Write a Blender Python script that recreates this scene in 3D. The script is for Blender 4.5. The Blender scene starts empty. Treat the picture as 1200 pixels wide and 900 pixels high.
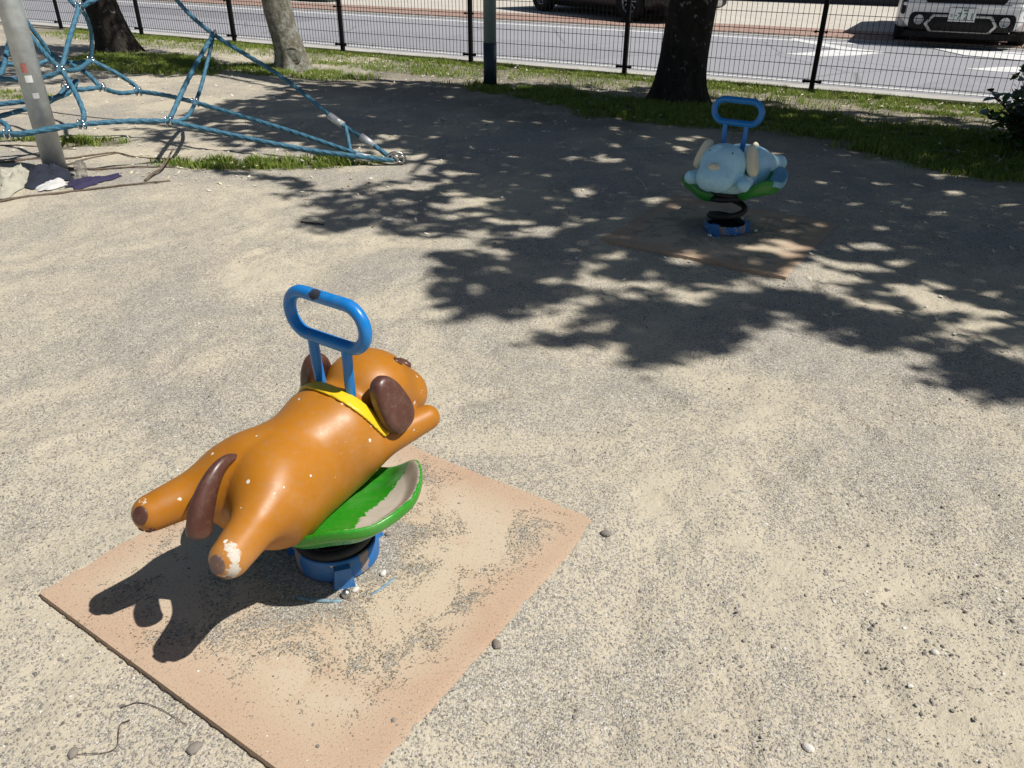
import bpy, math, random
import numpy as np
from mathutils import Vector, Matrix

random.seed(7)
RNG = np.random.default_rng(7)
SC = bpy.context.scene
COL = SC.collection
PI = math.pi

# ---------------------------------------------------------------- camera, sky, sun, exposure
CH = 1.27                                    # eye height
PITCH, ROLL, FPX = 0.51375, 0.0067, 914.75   # focal length in pixels of a 1200 px wide picture
cF = np.array([0, math.cos(PITCH), -math.sin(PITCH)])
_u = np.array([0, math.sin(PITCH), math.cos(PITCH)])
_r = np.array([1.0, 0, 0])
cR = math.cos(ROLL) * _r + math.sin(ROLL) * _u
cU = -math.sin(ROLL) * _r + math.cos(ROLL) * _u
cam = bpy.data.cameras.new('camera')
cam.sensor_width = 36
cam.lens = FPX / 1200 * 36
cam.clip_start = 0.05
cam.clip_end = 500
camo = bpy.data.objects.new('camera', cam)
COL.objects.link(camo)
camo.matrix_world = Matrix(((cR[0], cU[0], -cF[0], 0), (cR[1], cU[1], -cF[1], 0),
                            (cR[2], cU[2], -cF[2], CH), (0, 0, 0, 1)))
SC.camera = camo

SUN_EL, SUN_AZ = math.radians(56.5), math.radians(110)   # azimuth from +Y towards +X
SUND = np.array([math.cos(SUN_EL) * math.sin(SUN_AZ), math.cos(SUN_EL) * math.cos(SUN_AZ), math.sin(SUN_EL)])
W = bpy.data.worlds.new('World')
SC.world = W
W.use_nodes = True
_nt = W.node_tree
_sky = _nt.nodes.new('ShaderNodeTexSky')
_sky.sky_type = 'NISHITA'
_sky.sun_disc = False
_sky.sun_elevation = SUN_EL
_sky.sun_rotation = SUN_AZ
_sky.air_density = 1.0
_sky.dust_density = 1.0
_nt.links.new(_sky.outputs[0], _nt.nodes['Background'].inputs[0])
_nt.nodes['Background'].inputs[1].default_value = 0.05
sun = bpy.data.lights.new('sun', 'SUN')
sun.energy = 5.0
sun.angle = math.radians(0.53)
sun.color = (1.0, 0.965, 0.91)
suno = bpy.data.objects.new('sun', sun)
COL.objects.link(suno)
suno.rotation_euler = Vector(SUND).to_track_quat('Z', 'Y').to_euler()
SC.view_settings.view_transform = 'Standard'
SC.view_settings.look = 'None'
SC.view_settings.exposure = 0.0
SC.view_settings.gamma = 1
SC.cycles.max_bounces = 6
SC.cycles.diffuse_bounces = 3
SC.cycles.transparent_max_bounces = 8


def g(px, py, z=0.0):
    """point of the place at height z seen at a pixel of the 1200x900 photograph"""
    d = cF * FPX + cR * (px - 600) - cU * (py - 450)
    t = (z - CH) / d[2]
    return np.array([d[0] * t, d[1] * t, z])


def gv(px, py, depth):
    """point at a given distance along the view axis"""
    d = cF * FPX + cR * (px - 600) - cU * (py - 450)
    return d / FPX * depth + np.array([0, 0, CH])


# fence frame: FD runs along the fence and the street, FN away from the camera
FD = np.array([0.8711, -0.4911])
FN = np.array([0.4911, 0.8711])


def fw(u, n):
    return FD * u + FN * n


def un(P):
    return P[..., 0] * FD[0] + P[..., 1] * FD[1], P[..., 0] * FN[0] + P[..., 1] * FN[1]


# ---------------------------------------------------------------- noise helpers
def _hash(ix, iy, seed):
    n = (ix.astype(np.int64) * 374761393 + iy.astype(np.int64) * 668265263 + seed * 1442695041) & 0x7fffffff
    n = ((n ^ (n >> 13)) * 1274126177) & 0x7fffffff
    return ((n ^ (n >> 16)) & 0xffff) / 65535.0


def vnoise(x, y, scale, seed=0):
    x = np.asarray(x, float) * scale
    y = np.asarray(y, float) * scale
    ix, iy = np.floor(x), np.floor(y)
    fx, fy = x - ix, y - iy
    fx = fx * fx * (3 - 2 * fx)
    fy = fy * fy * (3 - 2 * fy)
    a = _hash(ix, iy, seed); b = _hash(ix + 1, iy, seed)
    c = _hash(ix, iy + 1, seed); d = _hash(ix + 1, iy + 1, seed)
    return (a * (1 - fx) + b * fx) * (1 - fy) + (c * (1 - fx) + d * fx) * fy


def fbm(x, y, scale, seed=0, octv=4):
    s, a, t = 0, 0.5, 0
    for k in range(octv):
        s = s + a * vnoise(x, y, scale * 2 ** k, seed + k * 17)
        t += a
        a *= 0.5
    return s / t


def sstep(a, b, x):
    t = np.clip((x - a) / (b - a), 0, 1)
    return t * t * (3 - 2 * t)


# ---------------------------------------------------------------- object helpers
def setp(o, label=None, cat=None, group=None, kind=None):
    if label: o['label'] = label
    if cat: o['category'] = cat
    if group: o['group'] = group
    if kind: o['kind'] = kind
    return o


def mesh_np(name, V, F, mats, smooth=True, attrs=None):
    """V (n,3); F one (m,k) array or a list of index lists"""
    me = bpy.data.meshes.new(name)
    V = np.asarray(V, dtype=np.float32)
    if isinstance(F, np.ndarray):
        m, k = F.shape
        me.vertices.add(len(V)); me.vertices.foreach_set('co', V.ravel())
        me.loops.add(m * k); me.loops.foreach_set('vertex_index', F.astype(np.int32).ravel())
        me.polygons.add(m)
        me.polygons.foreach_set('loop_start', np.arange(0, m * k, k, dtype=np.int32))
        me.update(calc_edges=True)
        me.validate()
    else:
        me.from_pydata(V.tolist(), [], F)
    for a, v in (attrs or {}).items():
        at = me.attributes.new(a, 'FLOAT', 'POINT')
        at.data.foreach_set('value', np.asarray(v, dtype=np.float32))
    for mt in (mats if isinstance(mats, (list, tuple)) else [mats]):
        me.materials.append(mt)
    me.polygons.foreach_set('use_smooth', np.full(len(me.polygons), smooth, dtype=bool))
    return me


def ob(name, me, parent=None, loc=None, rotz=0.0):
    o = bpy.data.objects.new(name, me)
    COL.objects.link(o)
    if parent: o.parent = parent
    if loc is not None: o.location = loc
    o.rotation_euler = (0, 0, rotz)
    return o


def mk(name, V, F, mat, parent=None, smooth=True, attrs=None, **kw):
    return setp(ob(name, mesh_np(name, V, F, mat, smooth, attrs), parent), **kw)


def empty(name, loc=(0, 0, 0), rotz=0.0, **kw):
    return setp(ob(name, None, None, loc, rotz), **kw)


class B:
    """collects pieces into one mesh"""
    def __init__(s): s.V, s.F, s.n = [], [], 0
    def add(s, V, F):
        V = np.asarray(V, float)
        s.V.append(V); s.F += [[i + s.n for i in f] for f in F]; s.n += len(V)
        return s
    def box(s, c, h, rz=0.0, taper=1.0):
        v = np.array([[x, y, z] for z in (-1, 1) for y in (-1, 1) for x in (-1, 1)], float)
        v[4:, :2] *= taper
        v *= h
        if rz:
            R = np.array([[math.cos(rz), -math.sin(rz), 0], [math.sin(rz), math.cos(rz), 0], [0, 0, 1]])
            v = v @ R.T
        return s.add(v + np.array(c), [(0, 2, 3, 1), (4, 5, 7, 6), (0, 1, 5, 4), (2, 6, 7, 3), (0, 4, 6, 2), (1, 3, 7, 5)])
    def tube(s, pts, r, seg=8, closed=False, caps=True, twist=0.0):
        pts = np.asarray(pts, float); n = len(pts)
        r = np.full(n, r, float) if np.isscalar(r) else np.asarray(r, float)
        if closed: T = np.roll(pts, -1, 0) - np.roll(pts, 1, 0)
        else: T = np.gradient(pts, axis=0)
        T /= np.linalg.norm(T, axis=1)[:, None] + 1e-12
        up = np.array([0, 0, 1.0]) if abs(T[0][2]) < 0.9 else np.array([1.0, 0, 0])
        N = np.cross(T[0], up); N /= np.linalg.norm(N)
        V = []
        for i in range(n):
            N = N - T[i] * (N @ T[i]); N /= np.linalg.norm(N)
            Bn = np.cross(T[i], N)
            a = np.arange(seg) / seg * 2 * PI
            rk = r[i] * (1 + 0.13 * np.cos(4 * (a - twist * i)))[:, None] if twist else r[i]
            V.append(pts[i] + rk * (np.cos(a)[:, None] * N + np.sin(a)[:, None] * Bn))
        V = np.concatenate(V); F = []
        for i in range(n if closed else n - 1):
            j = (i + 1) % n
            for k in range(seg):
                l = (k + 1) % seg
                F.append((i * seg + k, j * seg + k, j * seg + l, i * seg + l))
        if caps and not closed:
            F.append(tuple(range(seg))); F.append(tuple(reversed(range((n - 1) * seg, n * seg))))
        return s.add(V, F)
    def lathe(s, prof, seg=24, c=(0, 0, 0), closed=False):
        P = np.array(prof, float); a = np.arange(seg) / seg * 2 * PI
        V = np.concatenate([np.stack([p[0] * np.cos(a), p[0] * np.sin(a), np.full(seg, p[1])], 1) for p in P]) + np.array(c)
        F = []; m = len(P)
        for i in range(m if closed else m - 1):
            j = (i + 1) % m
            for k in range(seg):
                l = (k + 1) % seg
                F.append((i * seg + k, i * seg + l, j * seg + l, j * seg + k))
        return s.add(V, F)
    def build(s, name, mat, parent=None, smooth=True, **kw):
        return mk(name, np.concatenate(s.V), s.F, mat, parent, smooth, **kw)


def ellipsoid_mesh(c, r, n=14, m=20, ax=None):
    V = []
    for i in range(n + 1):
        t = PI * i / n
        for j in range(m):
            p = 2 * PI * j / m
            V.append((math.sin(t) * math.cos(p), math.sin(t) * math.sin(p), math.cos(t)))
    V = np.array(V) * np.array(r)
    if ax is not None: V = V @ np.array(ax)
    F = []
    for i in range(n):
        for j in range(m):
            k = (j + 1) % m
            F.append((i * m + j, (i + 1) * m + j, (i + 1) * m + k, i * m + k))
    return V + np.array(c), F


def smooth_path(P, n=8, closed=False):
    P = np.array(P, float); m = len(P); out = []
    rng = range(m if closed else m - 1)
    for i in rng:
        if closed: p0, p1, p2, p3 = P[(i - 1) % m], P[i], P[(i + 1) % m], P[(i + 2) % m]
        else: p0, p1, p2, p3 = P[max(i - 1, 0)], P[i], P[i + 1], P[min(i + 2, m - 1)]
        for k in range(n):
            t = k / n
            out.append(0.5 * ((2 * p1) + (-p0 + p2) * t + (2 * p0 - 5 * p1 + 4 * p2 - p3) * t * t + (-p0 + 3 * p1 - 3 * p2 + p3) * t ** 3))
    if not closed: out.append(P[-1])
    return np.array(out)


# ---------------------------------------------------------------- implicit surfaces
def smin(a, b, k):
    h = np.clip(0.5 + 0.5 * (b - a) / k, 0, 1)
    return b * (1 - h) + a * h - k * h * (1 - h)


def smax(a, b, k): return -smin(-a, -b, k)


def s_cone(P, a, b, ra, rb):
    a, b = np.array(a), np.array(b)
    ab = b - a
    t = np.clip(((P - a) @ ab) / (ab @ ab), 0, 1)
    return np.linalg.norm(P - a - t[..., None] * ab, axis=-1) - (ra + (rb - ra) * t)


def s_ell(P, c, r):
    q = (P - np.array(c)) / np.array(r)
    k0 = np.linalg.norm(q, axis=-1)
    k1 = np.linalg.norm(q / np.array(r), axis=-1) + 1e-9
    return k0 * (k0 - 1) / k1


def s_box(P, c, h, r=0.0):
    q = np.abs(P - np.array(c)) - (np.array(h) - r)
    return np.linalg.norm(np.maximum(q, 0), axis=-1) + np.minimum(q.max(-1), 0) - r


def sdf_mesh(fn, lo, hi, h, snap=1):
    """surface nets"""
    lo, hi = np.array(lo, float), np.array(hi, float)
    n = np.ceil((hi - lo) / h).astype(int) + 1
    ax = [lo[i] + h * np.arange(n[i]) for i in range(3)]
    P = np.stack(np.meshgrid(*ax, indexing='ij'), -1)
    D = fn(P)
    S = D < 0
    nx, ny, nz = n - 1
    cnt = np.zeros((nx, ny, nz)); acc = np.zeros((nx, ny, nz, 3))
    for a in range(3):
        for o1 in (0, 1):
            for o2 in (0, 1):
                off = [0, 0, 0]
                oth = [i for i in range(3) if i != a]
                off[oth[0]], off[oth[1]] = o1, o2
                sl0 = tuple(slice(off[i], off[i] + (nx, ny, nz)[i]) for i in range(3))
                off[a] = 1
                sl1 = tuple(slice(off[i], off[i] + (nx, ny, nz)[i]) for i in range(3))
                d0, d1 = D[sl0], D[sl1]
                m = (d0 < 0) != (d1 < 0)
                t = np.where(m, d0 / np.where(m, d0 - d1, 1), 0)
                p = P[sl0].copy(); p[..., a] += t * h
                acc += p * m[..., None]; cnt += m
    act = cnt > 0
    idx = -np.ones(cnt.shape, int); idx[act] = np.arange(act.sum())
    V = acc[act] / cnt[act][:, None]
    Fs = []
    for a in range(3):
        b, c = (a + 1) % 3, (a + 2) % 3
        sh = list(n); sh[a] -= 1
        sl0 = [slice(1, -1)] * 3; sl0[a] = slice(0, n[a] - 1)
        sl1 = list(sl0); sl1[a] = slice(1, n[a])
        s0, s1 = S[tuple(sl0)], S[tuple(sl1)]
        for flip in (0, 1):
            m = (s0 & ~s1) if not flip else (~s0 & s1)
            I = np.argwhere(m)
            if not len(I): continue
            base = I.copy(); base[:, b] += 1; base[:, c] += 1
            def cell(db, dc):
                q = base.copy(); q[:, b] += db; q[:, c] += dc
                return idx[q[:, 0], q[:, 1], q[:, 2]]
            quad = [cell(-1, -1), cell(0, -1), cell(0, 0), cell(-1, 0)]
            if flip: quad = quad[::-1]
            Fs.append(np.stack(quad, 1))
    F = np.concatenate(Fs)
    F = F[(F >= 0).all(1)]
    for _ in range(snap):                                   # pull the vertices onto the surface
        e = h * 0.5
        d = fn(V)
        G = np.stack([fn(V + np.eye(3)[i] * e) - fn(V - np.eye(3)[i] * e) for i in range(3)], -1) / (2 * e)
        gl = np.linalg.norm(G, axis=-1) + 1e-6
        st = np.clip(d / gl, -h * 0.6, h * 0.6)
        V = V - G / gl[:, None] * st[:, None]
    return V, F


# ---------------------------------------------------------------- materials
def newmat(name):
    m = bpy.data.materials.new(name)
    m.use_nodes = True
    nt = m.node_tree
    return m, nt, nt.nodes['Principled BSDF']


class N:
    """tiny node-graph writer"""
    def __init__(s, nt): s.nt = nt
    def new(s, t, **kw):
        n = s.nt.nodes.new(t)
        for k, v in kw.items(): setattr(n, k, v)
        return n
    def link(s, a, b): s.nt.links.new(a, b)
    def val(s, inp, v):
        if hasattr(v, 'default_value') and hasattr(v, 'links'): s.link(v, inp)
        elif v is not None: inp.default_value = v
    def coord(s): return s.new('ShaderNodeTexCoord').outputs['Object']
    def noise(s, sc, det=4, rough=0.6, co=None, dist=0.0):
        n = s.new('ShaderNodeTexNoise'); s.val(n.inputs['Scale'], sc); n.inputs['Detail'].default_value = det
        n.inputs['Roughness'].default_value = rough; n.inputs['Distortion'].default_value = dist
        s.link(co or s.coord(), n.inputs['Vector']); return n.outputs['Fac']
    def vor(s, sc, co=None, feat='F1', out='Distance', rnd=1.0):
        n = s.new('ShaderNodeTexVoronoi', feature=feat); n.inputs['Scale'].default_value = sc
        n.inputs['Randomness'].default_value = rnd
        s.link(co or s.coord(), n.inputs['Vector']); return n.outputs[out]
    def ramp(s, fac, stops, mode='LINEAR'):
        n = s.new('ShaderNodeValToRGB'); cr = n.color_ramp; cr.interpolation = mode
        while len(cr.elements) < len(stops): cr.elements.new(0.5)
        for e, (p, c) in zip(cr.elements, stops):
            e.position = p; e.color = (c if len(c) == 4 else (*c, 1)) if not np.isscalar(c) else (c, c, c, 1)
        s.val(n.inputs[0], fac); return n.outputs[0]
    def mix(s, f, a, b, mode='MIX'):
        n = s.new('ShaderNodeMix', data_type='RGBA', blend_type=mode)
        s.val(n.inputs[0], f)
        for i, v in ((6, a), (7, b)):
            if isinstance(v, tuple): v = v if len(v) == 4 else (*v, 1)
            s.val(n.inputs[i], v)
        return n.outputs[2]
    def math(s, op, a, b=None, c=None):
        n = s.new('ShaderNodeMath', operation=op)
        s.val(n.inputs[0], a)
        if b is not None: s.val(n.inputs[1], b)
        if c is not None: s.val(n.inputs[2], c)
        return n.outputs[0]
    def attr(s, name): return s.new('ShaderNodeAttribute', attribute_name=name).outputs['Fac']
    def bump(s, h, dist, strength=1.0):
        n = s.new('ShaderNodeBump'); n.inputs['Distance'].default_value = dist
        n.inputs['Strength'].default_value = strength; s.link(h, n.inputs['Height']); return n.outputs[0]
    def island(s): return s.new('ShaderNodeNewGeometry').outputs['Random Per Island']
    def sxyz(s, co=None):
        n = s.new('ShaderNodeSeparateXYZ'); s.link(co or s.coord(), n.inputs[0]); return n.outputs


def flat(name, col, rough=0.6, metal=0.0, var=0.12, sc=20, bump=0.0, bsc=80, coat=0.0):
    """one colour with slight procedural wear"""
    m, nt, b = newmat(name); n = N(nt)
    f = n.noise(sc, 5, 0.65)
    lo = tuple(c * (1 - var) for c in col); hi = tuple(min(1, c * (1 + var)) for c in col)
    n.link(n.ramp(f, [(0.3, lo), (0.7, hi)]), b.inputs['Base Color'])
    b.inputs['Roughness'].default_value = rough; b.inputs['Metallic'].default_value = metal
    b.inputs['Coat Weight'].default_value = coat; b.inputs['Coat Roughness'].default_value = 0.08
    if bump: n.link(n.bump(n.noise(bsc, 4), bump), b.inputs['Normal'])
    return m


def paint_mat(name, col, col2, rough=0.26, chip=(0.72, 0.66, 0.55), chips=0.30, peelcol=(0.6, 0.55, 0.46)):
    """glossy brushed paint with chips; 'peel' attribute > 0 bares the fibreglass"""
    m, nt, b = newmat(name); n = N(nt); co = n.coord()
    base = n.mix(n.ramp(n.noise(7, 4, 0.6, co), [(0.35, 0.0), (0.7, 1.0)]), col, col2)
    wob = n.new('ShaderNodeVectorMath', operation='ADD')
    nn = n.new('ShaderNodeTexNoise'); nn.inputs['Scale'].default_value = 220; n.link(co, nn.inputs['Vector'])
    sc = n.new('ShaderNodeVectorMath', operation='SCALE'); n.link(nn.outputs['Color'], sc.inputs[0]); sc.inputs[3].default_value = 0.006
    n.link(co, wob.inputs[0]); n.link(sc.outputs[0], wob.inputs[1])
    v = n.new('ShaderNodeTexVoronoi'); v.inputs['Scale'].default_value = 34; n.link(wob.outputs[0], v.inputs['Vector'])
    sep = n.new('ShaderNodeSeparateColor'); n.link(v.outputs['Color'], sep.inputs[0])
    size = n.math('MULTIPLY', n.math('MAXIMUM', n.math('SUBTRACT', sep.outputs[0], chips), 0.0), 0.24)
    cm = n.math('GREATER_THAN', size, v.outputs['Distance'])
    dirt = n.noise(60, 6, 0.7, co)
    base = n.mix(n.math('MULTIPLY', n.ramp(dirt, [(0.50, 0.0), (0.8, 1.0)]), 0.30), base, (0.25, 0.2, 0.14))
    mpz = n.new('ShaderNodeMapping'); mpz.inputs['Scale'].default_value = (1, 0.06, 1); mpz.inputs['Rotation'].default_value = (0.3, 0.5, 0.7); n.link(co, mpz.inputs[0])
    scr = n.ramp(n.noise(260, 3, 0.5, mpz.outputs[0]), [(0.66, 0.0), (0.70, 1.0)])
    scr = n.math('MULTIPLY', scr, n.ramp(n.noise(6, 3, 0.6, co), [(0.50, 0.0), (0.62, 0.45)]))
    base = n.mix(scr, base, tuple(min(1, c * 0.6 + 0.28) for c in col))
    base = n.mix(n.math('MULTIPLY', n.ramp(n.noise(3.5, 5, 0.65, co), [(0.5, 0.0), (0.75, 1.0)]), 0.16), base, (0.55, 0.50, 0.42))
    pe = n.attr('peel')
    edge = n.math('ADD', pe, n.math('MULTIPLY', n.math('SUBTRACT', n.noise(60, 6, 0.75, co), 0.5), 1.3))
    pm = n.math('GREATER_THAN', edge, 0.0)
    rim = n.math('GREATER_THAN', edge, -0.05)
    pc = n.mix(n.noise(30, 6, 0.7, co), tuple(c * 0.75 for c in peelcol), tuple(min(1, c * 1.2) for c in peelcol))
    c1 = n.mix(cm, base, chip)
    c1 = n.mix(rim, c1, tuple(min(1, c * 1.35) for c in peelcol))
    c1 = n.mix(pm, c1, pc)
    n.link(c1, b.inputs['Base Color'])
    bare = n.math('MAXIMUM', cm, pm)
    n.link(n.math('ADD', n.math('MULTIPLY', bare, 0.4), n.math('ADD', rough - 0.08, n.math('MULTIPLY', dirt, 0.30))), b.inputs['Roughness'])
    hgt = n.math('SUBTRACT', n.math('MULTIPLY', n.noise(500, 3, 0.6, co), 0.06), bare)
    n.link(n.bump(hgt, 0.0006), b.inputs['Normal'])
    return m


def island_mat(name, stops, rough=0.9, transl=0.0):
    m, nt, b = newmat(name); n = N(nt)
    n.link(n.ramp(n.island(), stops), b.inputs['Base Color'])
    b.inputs['Roughness'].default_value = rough
    if transl:
        t = n.new('ShaderNodeBsdfTranslucent'); n.link(n.ramp(n.island(), stops), t.inputs[0])
        mx = n.new('ShaderNodeMixShader'); mx.inputs[0].default_value = transl
        n.link(b.outputs[0], mx.inputs[1]); n.link(t.outputs[0], mx.inputs[2])
        n.link(mx.outputs[0], nt.nodes['Material Output'].inputs[0])
    return m


def sand_nodes(n, co, tan, grit_amount, pale=1.0):
    """colour and height of dusty sand with grit; grit_amount is a socket or number 0..1"""
    fine = n.noise(260, 5, 0.7, co)
    dust = n.mix(n.noise(2.3, 6, 0.65, co), tuple(c * 0.9 for c in tan), tuple(c * 1.09 for c in tan))
    dust = n.mix(n.math('MULTIPLY', n.ramp(n.noise(1.1, 5, 0.6, co), [(0.5, 0), (0.75, 1)]), 0.5), dust,
                 (tan[0] * 0.98, tan[1] * 0.9, tan[2] * 0.9))
    dust = n.mix(0.22, dust, n.ramp(fine, [(0.3, tuple(c * 0.5 for c in tan)), (0.7, tuple(c * 1.4 for c in tan))]))
    cells = []
    for s in (230, 420):
        v = n.new('ShaderNodeTexVoronoi'); v.inputs['Scale'].default_value = s; n.link(co, v.inputs['Vector'])
        sp = n.new('ShaderNodeSeparateColor'); n.link(v.outputs['Color'], sp.inputs[0])
        cells.append((v.outputs['Distance'], sp.outputs[0], sp.outputs[1]))
    st = [(0.0, (0.11, 0.10, 0.095)), (0.13, (0.24, 0.22, 0.195)), (0.30, (0.37, 0.335, 0.28)), (0.55, (0.46, 0.415, 0.34)),
          (0.78, (0.57, 0.53, 0.45)), (0.91, (0.78, 0.75, 0.69))]
    st = [(a, tuple(min(0.8, q * pale) for q in c)) for a, c in st]
    gcol = n.mix(0.5, n.ramp(cells[0][1], st, 'CONSTANT'), n.ramp(cells[1][1], st, 'CONSTANT'))
    gm = n.math('MULTIPLY', n.math('GREATER_THAN', n.math('ADD', grit_amount, n.math('MULTIPLY', n.math('SUBTRACT', cells[0][2], 0.5), 0.9)), 0.5), 0.92)
    col = n.mix(gm, dust, gcol)
    spk = n.math('LESS_THAN', n.vor(55, co), 0.10)
    sp2 = n.new('ShaderNodeTexVoronoi'); sp2.inputs['Scale'].default_value = 55; n.link(co, sp2.inputs['Vector'])
    q = n.new('ShaderNodeSeparateColor'); n.link(sp2.outputs['Color'], q.inputs[0])
    spk = n.math('MULTIPLY', spk, n.math('GREATER_THAN', q.outputs[0], 0.45))
    col = n.mix(n.math('MULTIPLY', spk, 0.55), col, n.ramp(q.outputs[1], [(0, (0.12, 0.1, 0.09)), (0.7, (0.1, 0.09, 0.08)), (0.72, (0.7, 0.68, 0.62))], 'CONSTANT'))
    hg_ = n.math('ADD', n.math('MULTIPLY', gm, n.math('SUBTRACT', 1.0, n.math('MULTIPLY', cells[0][0], 1.1))),
                 n.math('ADD', n.math('MULTIPLY', n.noise(22, 6, 0.65, co), 3.0), n.math('MULTIPLY', n.noise(75, 4, 0.6, co), 1.4)))
    hg_ = n.math('ADD', hg_, n.math('MULTIPLY', fine, 0.5))
    return col, hg_


def ground_material():
    m, nt, b = newmat('gravelly_sand'); n = N(nt); co = n.coord()
    patch = n.noise(1.25, 7, 0.66, co, 0.6)
    amt = n.math('ADD', n.ramp(patch, [(0.40, 0.10), (0.60, 0.92)]), n.math('MULTIPLY', n.math('SUBTRACT', n.noise(9, 5, 0.7, co), 0.5), 0.7))
    col, h = sand_nodes(n, co, (0.55, 0.49, 0.375), amt)
    moss = n.math('MULTIPLY', n.attr('grassy'), n.ramp(n.noise(6, 6, 0.7, co), [(0.3, 0.45), (0.62, 1)]))
    col = n.mix(moss, col, n.mix(n.noise(40, 4, 0.7, co), (0.06, 0.075, 0.025), (0.15, 0.14, 0.07)))
    dk = n.math('MULTIPLY', n.attr('soil'), n.ramp(n.noise(3, 6, 0.7, co), [(0.3, 0.5), (0.6, 1)]))
    col = n.mix(n.math('MULTIPLY', dk, 0.55), col, (0.12, 0.10, 0.08))
    n.link(col, b.inputs['Base Color'])
    b.inputs['Roughness'].default_value = 0.95; b.inputs['Specular IOR Level'].default_value = 0.2
    n.link(n.bump(h, 0.0028), b.inputs['Normal'])
    return m


def mat_material():
    m, nt, b = newmat('terracotta_rubber_mat'); n = N(nt); co = n.coord()
    rub = n.mix(n.noise(5, 5, 0.6, co), (0.46, 0.29, 0.19), (0.54, 0.37, 0.255))
    rub = n.mix(n.ramp(n.noise(330, 3, 0.7, co), [(0.52, 0.0), (0.66, 0.5)]), rub, (0.16, 0.10, 0.07))
    rub = n.mix(n.math('MULTIPLY', n.ramp(n.noise(4.5, 6, 0.65, co, 0.4), [(0.28, 0.35), (0.52, 1.0)]), n.math('SUBTRACT', 1.0, n.math('MULTIPLY', n.attr('rimf'), 0.6))), rub, (0.55, 0.455, 0.335))
    rub = n.mix(n.ramp(n.noise(190, 2, 0.6, co), [(0.60, 0.0), (0.68, 0.6)]), rub, (0.17, 0.13, 0.10))
    gp = n.math('ADD', n.attr('grit'), n.math('MULTIPLY', n.math('SUBTRACT', n.noise(5.5, 7, 0.72, co, 0.8), 0.5), 3.4))
    sand, h = sand_nodes(n, co, (0.49, 0.40, 0.27), n.math('ADD', gp, 0.35), 0.92)
    mk_ = n.ramp(n.math('ADD', gp, n.math('MULTIPLY', n.math('SUBTRACT', n.vor(300, co, out='Color'), 0.5), 0.8)), [(0.30, 0.0), (0.42, 1.0)])
    n.link(n.mix(mk_, rub, sand), b.inputs['Base Color'])
    b.inputs['Roughness'].default_value = 0.93; b.inputs['Specular IOR Level'].default_value = 0.2
    hh = n.math('ADD', n.math('MULTIPLY', h, mk_), n.math('MULTIPLY', n.noise(320, 3, 0.6, co), 0.35))
    n.link(n.bump(hh, 0.0022), b.inputs['Normal'])
    return m


def asphalt_material():
    m, nt, b = newmat('worn_asphalt'); n = N(nt); co = n.coord()
    c = n.mix(n.noise(0.6, 6, 0.65, co), (0.34, 0.34, 0.365), (0.40, 0.40, 0.42))
    c = n.mix(n.ramp(n.noise(60, 4, 0.7, co), [(0.35, 0.5), (0.7, 0.0)]), c, (0.22, 0.22, 0.235))
    crack = n.ramp(n.vor(0.55, co, 'DISTANCE_TO_EDGE'), [(0.0, 1.0), (0.012, 0.0)])
    c = n.mix(n.math('MULTIPLY', crack, 0.55), c, (0.1, 0.1, 0.1))
    n.link(c, b.inputs['Base Color']); b.inputs['Roughness'].default_value = 0.85
    n.link(n.bump(n.noise(120, 3, 0.6, co), 0.003), b.inputs['Normal'])
    return m


def bark_material(name, dark, light, lichen):
    m, nt, b = newmat(name); n = N(nt); co = n.coord()
    mp = n.new('ShaderNodeMapping'); mp.inputs['Scale'].default_value = (1, 1, 0.35); n.link(co, mp.inputs[0])
    f = n.noise(16, 8, 0.72, mp.outputs[0], 0.5)
    c = n.ramp(f, [(0.3, dark), (0.65, light)])
    l = n.ramp(n.noise(13, 6, 0.7, co), [(0.62 - lichen * 0.2, 0.0), (0.68 - lichen * 0.1, 1.0)])
    c = n.mix(n.math('MULTIPLY', l, 0.7), c, (0.42, 0.43, 0.38))
    n.link(c, b.inputs['Base Color']); b.inputs['Roughness'].default_value = 0.92
    n.link(n.bump(n.math('ADD', f, n.math('MULTIPLY', n.noise(70, 4, 0.7, co), 0.3)), 0.03), b.inputs['Normal'])
    return m


def rope_material():
    m, nt, b = newmat('blue_rope'); n = N(nt); co = n.coord()
    v = n.vor(95, co)
    c = n.mix(n.noise(8, 5, 0.6, co), (0.030, 0.125, 0.205), (0.075, 0.21, 0.30))
    c = n.mix(n.ramp(v, [(0.35, 0.0), (0.8, 0.4)]), c, (0.015, 0.07, 0.11))
    n.link(c, b.inputs['Base Color']); b.inputs['Roughness'].default_value = 0.65
    n.link(n.bump(v, 0.003), b.inputs['Normal'])
    return m


M = {}
M['ground'] = ground_material()
M['mat'] = mat_material()
M['asphalt'] = asphalt_material()
M['white_line'] = flat('road_paint', (0.72, 0.72, 0.70), 0.7, var=0.1, sc=6)
M['concrete'] = flat('concrete', (0.47, 0.45, 0.41), 0.9, var=0.15, sc=3, bump=0.002)
M['pavement'] = flat('pale_concrete', (0.56, 0.52, 0.45), 0.9, var=0.1, sc=2)
M['brickpav'] = flat('reddish_paving', (0.40, 0.27, 0.22), 0.85, var=0.2, sc=12)
M['black'] = flat('black_paint', (0.006, 0.006, 0.007), 0.6, var=0.2)
M['rubber'] = flat('black_rubber', (0.014, 0.014, 0.015), 0.8, var=0.3)
M['spring'] = flat('black_spring_paint', (0.012, 0.013, 0.015), 0.6, var=0.4, sc=60)
M['orange'] = paint_mat('orange_paint', (0.40, 0.145, 0.006), (0.46, 0.18, 0.014), 0.36)
M['brown'] = paint_mat('brown_paint', (0.085, 0.032, 0.022), (0.105, 0.042, 0.03), 0.3, chips=0.75)
M['yellow'] = paint_mat('yellow_paint', (0.80, 0.52, 0.01), (0.82, 0.56, 0.015), 0.3, chips=0.8)
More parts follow.
